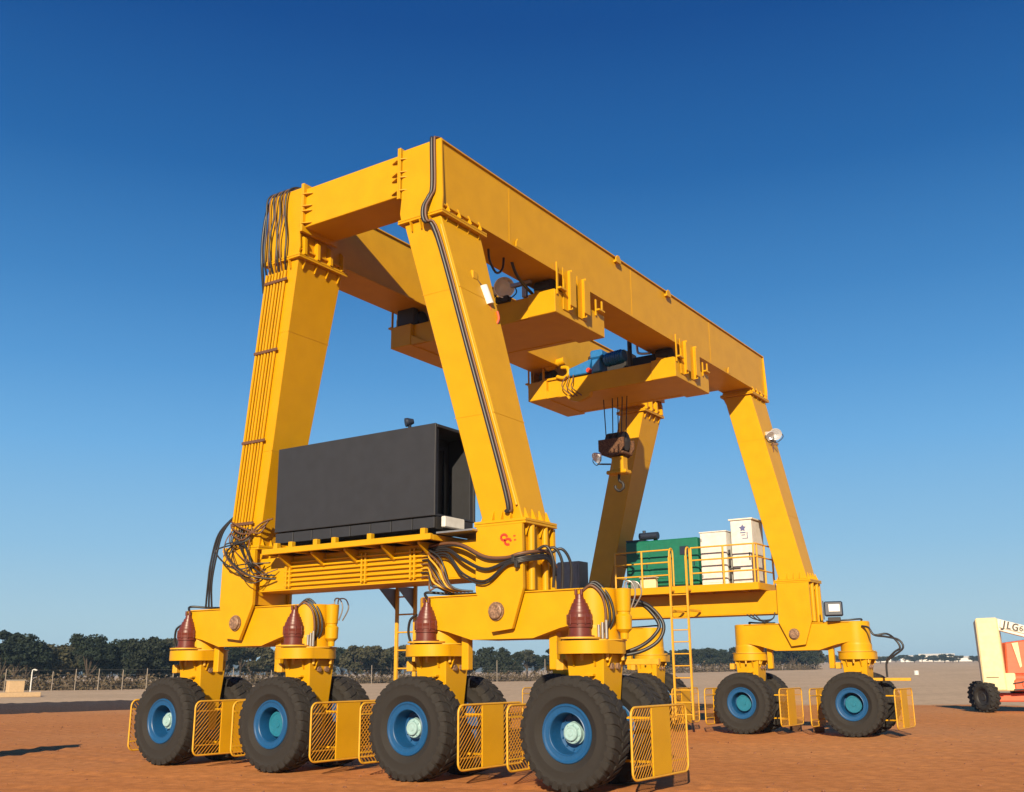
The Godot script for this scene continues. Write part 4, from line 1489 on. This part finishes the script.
	ubox(s, 1.28, 1.86, 12.62, 13.45, 3.70, 5.36, 0.012)
	sh.call(s, "body", M.white)
	s = mesh0()
	ubox(s, 1.24, 1.90, 12.58, 13.49, 5.36, 5.40, 0.006)
	sh.call(s, "lid", M.offwhite)
	s = mesh0()
	ubox(s, 1.31, 1.83, 12.608, 12.622, 3.76, 5.30, 0.005)
	sh.call(s, "door", M.white)
	s = mesh0()
	ubox(s, 1.76, 1.79, 12.586, 12.607, 4.3, 4.5, 0.004)
	sh.call(s, "handle", M.dark)
	s = mesh0()
	ubox(s, 1.3, 1.84, 12.66, 13.4, 3.68, 3.70, 0.0)
	sh.call(s, "plinth", M.dark)
	s = mesh0()
	var star := []
	for k in 10:
		var a := PI / 2 + TAU * k / 10.0
		var rr := 0.10 if k % 2 == 0 else 0.055
		star.append(Vector2(1.62 + cos(a) * rr, 5.14 + sin(a) * rr))
	plate(s, star, 12.601, 12.607)
	for q in [[1.55, 1.70, 5.01, 5.035], [1.58, 1.68, 4.95, 4.97], [1.60, 1.74, 4.86, 4.875], [1.73, 1.75, 4.86, 5.03]]:
		ubox(s, q[0], q[1], 12.601, 12.607, q[2], q[3], 0.0)
	sh.call(s, "emblem", M.emblem)

	t = thing("battery_box", V(-1.05, 12.38, 3.68), "small cream box in front of the green generator", "box")
	s = mesh0()
	box(s, Vector3(0, 0.14, 0), Vector3(0.46, 0.28, 0.16), 0.02)
	put(t, "body", s, M.cream)
	s = mesh0()
	box(s, Vector3(0, 0.295, 0), Vector3(0.50, 0.03, 0.20), 0.006)
	put(t, "lid", s, M.offwhite)
	s = mesh0()
	box(s, Vector3(-0.42, 0.10, 0), Vector3(0.22, 0.2, 0.14), 0.02)
	put(t, "terminal", s, M.grey)

	t = thing("electrical_cabinet", V(-3.85, SPAN - 0.1, 2.673), "dark grey rounded cabinet on the bogie behind the near frame", "cabinet")
	s = mesh0()
	extr(s, [Vector2(-0.42, 0), Vector2(0.42, 0), Vector2(0.42, 1.94), Vector2(-0.28, 1.94), Vector2(-0.38, 1.86), Vector2(-0.42, 1.7)], Vector3(0, 0, 0.26), Vector3.RIGHT, Vector3.UP, Vector3(0, 0, -0.52))
	put(t, "body", s, M.grey)
	s = mesh0()
	box(s, Vector3(0.02, 0.97, 0.268), Vector3(0.7, 1.7, 0.014), 0.004)
	put(t, "door", s, M.grey)

# ---------------------------------------------------------------- boom lift at the right
func build_lift() -> void:
	# local x to the right as seen, z towards the viewpoint
	var t := thing("boom_lift", V(4.25, 28.8, 0), "orange and cream boom lift parked at the yard's edge", "boom lift", "", 0.42)
	var s: SurfaceTool
	var lug := mesh0()
	for k in 18:
		for side in [-1.0, 1.0]:
			var a := TAU * (k + (0.5 if side > 0 else 0.0)) / 18.0
			box(lug, Vector3(cos(a) * 0.515, sin(a) * 0.515, 0.1 * side), Vector3(0.05, 0.09, 0.2), 0.006, Basis(Vector3.BACK, a) * Basis(Vector3.RIGHT, 0.5 * side))
	var lm: ArrayMesh = lug.commit()
	var tm := mesh0()
	lathe(tm, [[0.0, -0.19], [0.30, -0.19], [0.42, -0.20], [0.50, -0.17], [0.51, -0.1], [0.51, 0.1], [0.50, 0.17], [0.42, 0.20], [0.30, 0.19], [0.28, 0.12], [0.0, 0.12]], Vector3.ZERO, Vector3.BACK, 36, true)
	var tmc: ArrayMesh = tm.commit()
	for q in [[-0.05, 0.25, -1.15], [0.25, -1.65, -1.15], [3.0, 0.35, 0.0], [3.0, -1.65, 0.0]]:
		var wn := group_part(t, "wheel", Vector3(q[0], 0.53, q[1]), q[2])
		put(wn, "tyre", tmc, M.rubber)
		tag(put(wn, "tread", lm, M.rubber), "", "", "", "stuff")
		s = mesh0()
		lathe(s, [[0.0, 0.13], [0.12, 0.15], [0.14, 0.13], [0.26, 0.14], [0.27, 0.17], [0.29, 0.19]], Vector3.ZERO, Vector3.BACK, 24)
		put(wn, "rim", s, M.dark)
	s = mesh0()
	box(s, Vector3(1.6, 0.50, -0.65), Vector3(3.0, 0.30, 1.1), 0.04)
	for x in [0.3, 3.0]:
		box(s, Vector3(x, 0.53, -0.65), Vector3(0.25, 0.22, 1.7), 0.03)
	put(t, "chassis", s, M.orange)
	s = mesh0()
	cyl(s, Vector3(1.6, 0.66, -0.65), Vector3(1.6, 0.80, -0.65), 0.55, 0.55, 28)
	put(t, "slew_ring", s, M.dark)
	# cream tower / counterweight on the left
	s = mesh0()
	hexa(s, [Vector3(-0.14, 0.74, 0.42), Vector3(0.66, 0.74, 0.42), Vector3(0.98, 0.74, -0.62), Vector3(0.06, 0.74, -0.62),
		Vector3(-0.16, 3.32, 0.42), Vector3(0.60, 3.34, 0.42), Vector3(0.95, 3.26, -0.62), Vector3(0.02, 3.24, -0.62)], 0.05)
	put(t, "counterweight_tower", s, M.cream)
	s = mesh0()
	box(s, Vector3(0.82, 1.05, 0.20), Vector3(0.40, 0.62, 0.26), 0.03)
	put(t, "side_cover", s, M.cream)
	s = mesh0()
	box(s, Vector3(1.9, 1.06, -0.5), Vector3(2.2, 0.50, 1.2), 0.06)
	box(s, Vector3(1.35, 0.95, 0.22), Vector3(0.9, 0.45, 0.3), 0.08)
	hexa(s, [Vector3(0.80, 1.32, 0.1), Vector3(2.9, 1.32, 0.1), Vector3(2.9, 1.32, -1.0), Vector3(0.80, 1.32, -1.0), Vector3(0.88, 2.44, 0.05), Vector3(2.6, 2.66, 0.05), Vector3(2.6, 2.66, -1.0), Vector3(0.88, 2.44, -1.0)], 0.04)
	put(t, "turntable", s, M.orange)
	s = mesh0()
	extr(s, [Vector2(1.08, 2.42), Vector2(1.30, 2.45), Vector2(1.34, 1.6), Vector2(1.27, 1.55)], Vector3(0, 0, 0.105), Vector3.RIGHT, Vector3.UP, Vector3(0, 0, 0.012))
	put(t, "cream_stripe", s, M.cream)
	s = mesh0()
	bar(s, Vector3(0.9, 0.78, 0.38), Vector3(2.6, 0.86, 0.38), 0.05, 0.05)
	tube(s, smooth_path([Vector3(0.9, 1.0, 0.36), Vector3(1.2, 1.05, 0.4), Vector3(1.6, 1.16, 0.39), Vector3(2.4, 1.2, 0.36)]), 0.025, 6)
	put(t, "hose", s, M.dark)
	s = mesh0()
	cyl(s, Vector3(1.35, 0.95, 0.36), Vector3(1.35, 0.95, 0.42), 0.16, 0.14, 18)
	box(s, Vector3(1.75, 1.18, 0.28), Vector3(0.25, 0.05, 0.12), 0.01)
	put(t, "hatch", s, M.orange)
	# boom sloping down to the right, with its lettering
	var a0 := Vector3(0.72, 3.12, 0.15)
	var a1 := Vector3(4.6, 2.02, 0.15)
	var bz := (a1 - a0).normalized()
	var by := Vector3.BACK.cross(bz)
	s = mesh0()
	box(s, (a0 + a1) / 2.0, Vector3((a1 - a0).length(), 0.30, 0.34), 0.02, Basis(bz, by, Vector3.BACK))
	put(t, "boom", s, M.offwhite)
	s = mesh0()
	cyl(s, Vector3(1.5, 1.9, 0.14), Vector3(2.3, 2.35, 0.14), 0.06, 0.06, 12)
	cyl(s, Vector3(2.3, 2.35, 0.14), Vector3(2.6, 2.52, 0.14), 0.035, 0.035, 12)
	put(t, "lift_cylinder", s, M.steel)
	s = mesh0()
	box(s, Vector3(0.20, 1.22, 0.432), Vector3(0.42, 0.02, 0.02), 0.0)
	put(t, "seam", s, M.dark)
	s = mesh0()
	box(s, Vector3(0.02, 0.98, 0.43), Vector3(0.14, 0.10, 0.012), 0.002)
	put(t, "decal", s, M.text)
	s = mesh0()
	box(s, (a0 + a1) / 2.0 - by * 0.20, Vector3((a1 - a0).length() - 0.1, 0.10, 0.26), 0.01, Basis(bz, by, Vector3.BACK))
	box(s, a0 - bz * 0.0 - by * 0.05, Vector3(0.24, 0.42, 0.24), 0.03, Basis(bz, by, Vector3.BACK))
	put(t, "boom_inner_section", s, M.offwhite)
	for q in [["JLG", 0.08, 0.36, 60], ["600S", 0.66, 0.26, 40]]:
		var tm2 := TextMesh.new()
		tm2.text = q[0]
		var f := SystemFont.new()
		f.font_names = PackedStringArray(["Droid Sans"])
		f.font_weight = 800
		tm2.font = f
		tm2.font_size = 32
		tm2.pixel_size = q[2] / 32.0
		tm2.depth = 0.008
		tm2.horizontal_alignment = HORIZONTAL_ALIGNMENT_LEFT
		var o := put(t, "boom_lettering", tm2, M.text, Transform3D(Basis(bz, by, Vector3.BACK), a0 + bz * q[1] + by * 0.0 + Vector3(0, 0, 0.176)))
		tag(o, "dark lettering on the cream boom", "")

# ---------------------------------------------------------------- vegetation and far things
func leafy(s: SurfaceTool, c: Vector3, rad: Vector3, n: int, size: float, r: RandomNumberGenerator) -> void:
	for i in n:
		var d := Vector3(r.randfn(), r.randfn(), r.randfn()).normalized() * pow(r.randf(), 0.45)
		var p := c + d * rad
		var nrm := (d * 0.8 + Vector3(r.randfn(), r.randfn() + 0.3, r.randfn()) * 0.7).normalized()
		var x := nrm.cross(Vector3(r.randfn(), r.randfn(), r.randfn())).normalized() * size * r.randf_range(0.6, 1.3)
		var y := nrm.cross(x).normalized() * size * r.randf_range(0.5, 1.0)
		var k := r.randf_range(0.65, 1.25)
		s.set_color(Color(k, k * r.randf_range(0.95, 1.05), k * r.randf_range(0.8, 1.05)))
		tri(s, p - x, p + y * 0.9, p + x, nrm, nrm, nrm)
		tri(s, p - x * 0.6, p - y, p + x, nrm, nrm, nrm)

func tree_meshes(seed_: int, h: float, w: float, style: int) -> Array:
	var r := RandomNumberGenerator.new()
	r.seed = seed_
	var tr := mesh0()
	var cr := mesh0()
	var fork := h * (0.22 if style != 1 else 0.38)
	var lean := Vector3(r.randf_range(-0.25, 0.25), 0, r.randf_range(-0.25, 0.25))
	cyl(tr, Vector3(0, -0.35, 0), Vector3(0, fork, 0) + lean, 0.17, 0.11, 8)
	var n := 9 if style == 0 else 7 if style == 1 else 11
	for i in n:
		var a := TAU * i / n + r.randf_range(-0.4, 0.4)
		var out := w * r.randf_range(0.25, 0.75)
		var top := h * r.randf_range(0.45, 0.88)
		if style == 2:
			top = h * r.randf_range(0.3, 0.85)
		if i == 0:
			out = 0.15 * w
			top = h * 0.86
		var tip := Vector3(cos(a) * out, top, sin(a) * out)
		var base := Vector3(0, fork * r.randf_range(0.75, 1.0), 0) + lean
		cyl(tr, base, base.lerp(tip, 0.55) + Vector3.DOWN * 0.15, 0.085, 0.05, 6)
		cyl(tr, base.lerp(tip, 0.55) + Vector3.DOWN * 0.15, tip, 0.05, 0.02, 5)
		var rr := w * r.randf_range(0.30, 0.46)
		leafy(cr, tip, Vector3(rr, rr * r.randf_range(0.55, 0.8), rr), 300, 0.19, r)
		for k in 3:
			var q := tip + Vector3(r.randf_range(-1, 1), r.randf_range(-0.7, 0.5), r.randf_range(-1, 1)) * rr
			leafy(cr, q, Vector3(rr, rr * 0.6, rr) * 0.5, 90, 0.17, r)
	return [tr.commit(), cr.commit()]

func leaf_material(c: Color) -> StandardMaterial3D:
	var m := StandardMaterial3D.new()
	m.albedo_color = c
	m.roughness = 0.8
	m.vertex_color_use_as_albedo = true
	m.cull_mode = BaseMaterial3D.CULL_DISABLED
	m.metallic_specular = 0.2
	return m

func px_bearing(x: float) -> float:
	return -33.72 + rad_to_deg(atan((x - 512.0) / 1055.0))

func build_far() -> void:
	var kinds := []
	var specs := [[101, 7.0, 3.0, 0], [102, 6.2, 2.4, 1], [103, 5.6, 3.2, 2], [104, 7.6, 2.6, 0], [105, 5.0, 2.6, 2], [106, 6.6, 3.4, 0]]
	var greens := [leaf_material(lin(0.024, 0.034, 0.024)), leaf_material(lin(0.048, 0.052, 0.038)), leaf_material(lin(0.028, 0.035, 0.024)), leaf_material(lin(0.020, 0.030, 0.024)), leaf_material(lin(0.06, 0.058, 0.035)), leaf_material(lin(0.026, 0.036, 0.023))]
	var labels := ["round-crowned dark green tree", "open grey-green tree with bare trunk", "low spreading olive tree", "tall dark tree", "small brownish bushy tree", "wide dense dark tree"]
	var zones := [[45, "behind the tan hut"], [130, "above the dark soil bank"], [215, "behind the first pale-hubbed wheel"], [310, "behind the teal-hubbed near wheel"], [390, "under the charcoal container's platform"],
		[470, "behind the near ladder"], [560, "behind the red-marked bogie"], [655, "behind the black hose loops"], [725, "behind the far ladder"], [900, "between the two far wheels"]]
	for q in specs:
		kinds.append(tree_meshes(q[0], q[1], q[2], q[3]))
	var r := RandomNumberGenerator.new()
	r.seed = 900
	# [from x, to x, distance, top height above eye level in metres, how many]
	var plan := []
	var prof := [[-40, 6.0], [0, 6.9], [12, 6.8], [24, 6.2], [38, 5.9], [50, 5.0], [62, 5.0], [74, 4.6], [90, 6.1], [100, 5.6], [112, 4.9], [124, 5.9], [136, 6.1], [148, 5.8], [160, 6.0], [172, 5.7], [184, 5.4], [200, 5.6], [218, 5.5], [236, 5.9], [252, 5.8], [268, 5.6], [284, 5.8], [300, 5.6], [320, 6.0], [340, 5.9], [356, 6.2], [372, 6.3], [388, 6.2], [404, 6.0], [424, 5.6], [444, 5.4], [464, 5.5], [484, 5.3], [504, 5.0], [524, 5.1], [544, 5.3], [564, 5.2], [590, 5.5], [606, 5.4], [622, 5.6], [636, 5.5], [650, 5.6], [662, 5.6], [672, 5.8], [682, 6.0], [692, 6.2], [702, 6.3], [712, 6.2], [722, 5.8], [734, 6.2], [742, 6.4], [750, 6.5], [757, 6.6], [764, 6.7], [771, 6.7], [778, 6.7], [785, 6.6], [792, 6.5], [799, 6.3], [806, 6.0]]
	for q in prof:
		plan.append([q[0], q[1], 0])
		if true:
			plan.append([q[0] + 7.0, q[1] * (0.74 if q[0] < 150 else 0.85), 1])
	for i in plan.size():
		var q: Array = plan[i]
		var x: float = q[0] + r.randf_range(-3, 3)
		var d := lerpf(142.0, 185.0, smoothstep(120.0, 420.0, x))
		d = lerpf(d, 285.0, smoothstep(560.0, 680.0, x)) + (12.0 if q[2] == 1 else 0.0) + r.randf_range(-5, 5)
		var k := r.randi() % 6
		if q[1] > 6.7 and x < 100:
			k = 3
		if x > 600:
			k = [2, 4, 5, 0, 2, 3][i % 6]
		var zone := ""
		for z in zones:
			if x < z[0]:
				zone = z[1]
				break
		var tree_label: String = "%s in the %s row %s" % [labels[k], "front" if q[2] == 0 else "back", zone]
		var p := out_at(px_bearing(x), d)
		var t := thing("tree", V(p.x, p.y, ground_h(p.x, p.y)), tree_label, "tree", "trees beyond the fence", r.randf() * TAU)
		var want: float = (q[1] + 0.35) * r.randf_range(0.88, 1.04)
		if x > 600:
			want = q[1] * 0.95 + 0.3
		var sc: float = want / specs[k][1]
		t.scale = Vector3(sc * r.randf_range(0.95, 1.2), sc, sc * r.randf_range(0.95, 1.2))
		put(t, "trunk", kinds[k][0], M.bark)
		put(t, "crown", kinds[k][1], greens[k])
	# far low trees on the right, towards the horizon
	for i in 26:
		var x := 815.0 + i * 9.0 + r.randf_range(-3, 3)
		var d := 640.0 + r.randf_range(-40, 60)
		var k: int = [0, 2, 4, 5][r.randi() % 4]
		var p := out_at(px_bearing(x), d)
		var t := thing("tree", V(p.x, p.y, ground_h(p.x, p.y)), "hazy low tree on the horizon beyond the open field", "tree", "hazy trees on the horizon", r.randf() * TAU)
		var sc := r.randf_range(0.55, 0.85)
		t.scale = Vector3(sc * 2.0, sc, sc * 2.0)
		put(t, "trunk", kinds[k][0], M.bark)
		put(t, "crown", kinds[k][1], greens[k])
	# dry scrub along the foot of the trees
	var sc := mesh0()
	for i in 240:
		var x := -60.0 + 660.0 * i / 240.0 + r.randf_range(-2, 2)
		var d := lerpf(133.0, 176.0, smoothstep(120.0, 420.0, x)) + r.randf_range(-3, 4)
		var p := out_at(px_bearing(x), d)
		var rad := r.randf_range(0.6, 1.5)
		leafy(sc, V(p.x, p.y, ground_h(p.x, p.y) + rad * 0.5), Vector3(rad * 1.6, rad, rad * 1.6), 60, 0.2, r)
	for i in 90:
		var x := 600.0 + 215.0 * i / 90.0 + r.randf_range(-2, 2)
		var p := out_at(px_bearing(x), 278.0 + r.randf_range(-6, 8))
		var rad := r.randf_range(0.8, 1.9)
		leafy(sc, V(p.x, p.y, ground_h(p.x, p.y) + rad * 0.5), Vector3(rad * 1.8, rad, rad * 1.8), 60, 0.26, r)
	var o := put(self, "scrub", sc, leaf_material(lin(0.10, 0.075, 0.048)))
	tag(o, "dry brown scrub at the foot of the trees", "scrub", "", "stuff")
	# low dark hills and pale sheds on the horizon
	var hs := mesh0()
	var n := FastNoiseLite.new()
	n.seed = 4
	n.frequency = 0.02
	var prev := []
	for i in 121:
		var bb := -64.0 + 72.0 * i / 120.0
		var hh := 18.0 + 10.0 * n.get_noise_1d(i * 6.0) + 4.0 * n.get_noise_1d(i * 31.0)
		var row := []
		for q in [[1450.0, -4.0], [1560.0, hh * 0.7], [1700.0, hh], [2100.0, hh * 0.9], [2500.0, -4.0]]:
			var p := out_at(bb, q[0])
			row.append(V(p.x, p.y, q[1]))
		if i > 0:
			for k in 4:
				face(hs, [prev[k], prev[k + 1], row[k + 1], row[k]], V(CAM_U, CAM_V, -3000.0))
		prev = row
	o = put(self, "hills", hs, paint(lin(0.055, 0.065, 0.06), 0.95))
	tag(o, "low hazy hills along the horizon", "hills", "", "structure")
	# far pale sheds
	for q in [[935, 900.0, 26.0, 6.0, "long white shed with a low roof far across the field"], [905, 860.0, 9.0, 5.0, "small white shed far across the field"], [880, 930.0, 14.0, 4.5, "pale shed beside the far trees"], [962, 880.0, 12.0, 4.0, "pale low building behind the far field"]]:
		var p := out_at(px_bearing(q[0]), q[1])
		var t := thing("shed", V(p.x, p.y, ground_h(p.x, p.y)), q[4], "shed", "", deg_to_rad(-px_bearing(q[0])))
		var s := mesh0()
		box(s, Vector3(0, q[3] * 0.35, 0), Vector3(q[2], q[3] * 0.7, 9.0))
		put(t, "wall", s, M.white)
		s = mesh0()
		extr(s, [Vector2(-4.8, q[3] * 0.7), Vector2(4.8, q[3] * 0.7), Vector2(0, q[3])], Vector3(-q[2] / 2 - 0.3, 0, 0), Vector3.BACK, Vector3.UP, Vector3(q[2] + 0.6, 0, 0))
		put(t, "roof", s, M.offwhite)
	# tan block hut and its slab at the left
	var hp := out_at(px_bearing(15.0), 92.0)
	var hut := thing("hut", V(hp.x, hp.y, ground_h(hp.x, hp.y)), "small tan block hut on a slab at the field's edge", "hut", "", deg_to_rad(-px_bearing(15.0)) + 0.25)
	var s := mesh0()
	box(s, Vector3(-0.6, 0.18, 0), Vector3(4.6, 0.36, 2.4), 0.03)
	put(hut, "slab", s, M.tan)
	s = mesh0()
	box(s, Vector3(0.1, 0.80, -0.2), Vector3(1.15, 0.88, 0.9), 0.02)
	put(hut, "wall", s, M.tan)
	s = mesh0()
	box(s, Vector3(0.1, 1.27, -0.2), Vector3(1.25, 0.06, 1.0), 0.01)
	put(hut, "roof", s, M.concrete)
	# lamp post
	var lp := out_at(px_bearing(31.0), 108.0)
	var lamp := thing("lamp_post", V(lp.x, lp.y, ground_h(lp.x, lp.y)), "thin white lamp post beside the tan hut", "lamp post", "", deg_to_rad(-px_bearing(31.0)))
	s = mesh0()
	cyl(s, Vector3.ZERO, Vector3(0, 1.9, 0), 0.06, 0.05, 8)
	tube(s, smooth_path([Vector3(0, 1.85, 0), Vector3(0.03, 2.05, 0), Vector3(0.18, 2.12, 0), Vector3(0.3, 2.08, 0)]), 0.05, 6)
	put(lamp, "pole", s, M.white)
	s = mesh0()
	box(s, Vector3(0.3, 2.06, 0), Vector3(0.25, 0.1, 0.16), 0.03)
	put(lamp, "lamp_head", s, M.white)
	# post and wire fence along the field
	var fn := thing("fence", Vector3.ZERO, "thin post and wire fence along the far edge of the field", "fence")
	var tops := []
	for x in [-20, 5, 52, 75, 98, 122, 146, 172, 200, 232, 270, 320, 370, 420, 495, 543, 600]:
		var d := lerpf(125.0, 150.0, smoothstep(120.0, 500.0, float(x)))
		var p := out_at(px_bearing(x), d)
		var b := V(p.x, p.y, ground_h(p.x, p.y))
		s = mesh0()
		var ph := 2.4 if x < 300 else 3.0
		cyl(s, b + Vector3.DOWN * 0.2, b + Vector3.UP * ph * r.randf_range(0.85, 1.08), 0.06, 0.05, 6)
		put(fn, "post", s, M.post)
		tops.append([b, ph])
	for h in [0.5, 1.1, 1.7, 2.2]:
		s = mesh0()
		for i in tops.size() - 1:
			cyl(s, tops[i][0] + Vector3.UP * h, tops[i + 1][0] + Vector3.UP * h, 0.005, 0.005, 4)
		put(fn, "wire", s, M.grey)
	# marker by the far right field
	var mp := out_at(px_bearing(913.0), 190.0)
	var mk := thing("marker_drum", V(mp.x, mp.y, ground_h(mp.x, mp.y)), "small white drum standing alone in the dry field", "drum")
	s = mesh0()
	lathe(s, [[0.0, 0.0], [0.38, 0.0], [0.4, 0.05], [0.38, 0.1], [0.38, 0.3], [0.4, 0.35], [0.38, 0.4], [0.38, 0.7], [0.0, 0.7]], Vector3(0, -0.03, 0), Vector3.UP, 16)
	put(mk, "body", s, M.white)

func build_small() -> void:
	# squared timbers by the far wheels
	for q in [[2.80, 13.9, 0.3, "squared brown timber beside the far wheel with the work lamp above"], [2.0, 14.5, 0.2, "squared brown timber between the two far wheels"]]:
		var t := thing("timber_block", V(q[0], q[1], ground_h(q[0], q[1])), q[3], "timber", "", q[2])
		var s := mesh0()
		box(s, Vector3(0, 0.07, 0), Vector3(0.28, 0.16, 0.24), 0.012)
		put(t, "body", s, M.timber)
	# unseen tank added left of the yard to cast a shadow streak into view
	var wt := thing("added_shadow_tank", V(-8.56, -2.28, -0.01), "added grey tank out of view left of the crane, casting a shadow streak", "shadow caster")
	var ws := mesh0()
	lathe(ws, [[0.0, 0.0], [0.45, 0.0], [0.46, 0.04], [0.45, 0.08], [0.45, 0.6], [0.46, 0.64], [0.45, 0.68], [0.45, 1.2], [0.46, 1.24], [0.45, 1.28], [0.45, 1.62], [0.12, 1.86], [0.12, 1.92], [0.0, 1.92]], Vector3.ZERO, Vector3.UP, 32)
	put(wt, "body", ws, M.grey)
	ws = mesh0()
	cyl(ws, Vector3(0.44, 0.15, 0), Vector3(0.6, 0.15, 0), 0.03, 0.03, 10)
	put(wt, "tap", ws, M.dark)
	# loose clods and stones over the yard
	var r := RandomNumberGenerator.new()
	r.seed = 321
	var ms := mesh0()
	for k in 1:
		var pts := []
		for i in 8:
			pts.append(Vector3((-1.0 if i % 4 == 0 or i % 4 == 3 else 1.0) * r.randf_range(0.6, 1.0), (-0.5 if i < 4 else 0.5) * r.randf_range(0.7, 1.2), (-1.0 if i % 4 < 2 else 1.0) * r.randf_range(0.6, 1.0)))
		hexa(ms, pts, 0.35)
	var mm := MultiMesh.new()
	mm.transform_format = MultiMesh.TRANSFORM_3D
	mm.mesh = ms.commit()
	var n := 5200
	mm.instance_count = n
	for i in n:
		var p := out_at(r.randf_range(-64.0, 0.0), 5.0 + 48.0 * pow(r.randf(), 0.8))
		var sz := 0.006 + 0.022 * pow(r.randf(), 4.0)
		var b := Basis(Vector3.UP, r.randf() * TAU) * Basis(Vector3.RIGHT, r.randf_range(-0.4, 0.4))
		mm.set_instance_transform(i, Transform3D(b.scaled(Vector3(sz, sz, sz) * r.randf_range(0.8, 1.3)), V(p.x, p.y, ground_h(p.x, p.y) + sz * 0.2)))
	var mi := MultiMeshInstance3D.new()
	mi.multimesh = mm
	mi.material_override = M.clod
	mi.name = "loose_stones"
	add_child(mi)
	tag(mi, "small loose stones and clods scattered over the red dirt", "stones", "", "stuff")
	low_heap("earth_bank", "low bank of dark soil along the left edge of the yard", -34.0, 14.5, 16.0, 3.2, 0.44, PI / 2, M.bank, 8)

func _ready() -> void:
	build_light()
	build_materials()
	build_ground()
	build_crane()
	trolley(2.60, "yellow hoist trolley with silver floodlights and a black drum under the girders", 0)
	trolley(7.95, "yellow hoist trolley with a blue gear motor under the girders", 1)
	hook_block(-0.06, 8.9, 7.12, "dark hook block with yellow crosshead hanging before the shaded leg", false)
	hook_block(-0.45, 3.55, 7.45, "rust brown round hook block hanging behind the near yellow leg", true)
	build_loads()
	build_lift()
	build_small()
	build_far()
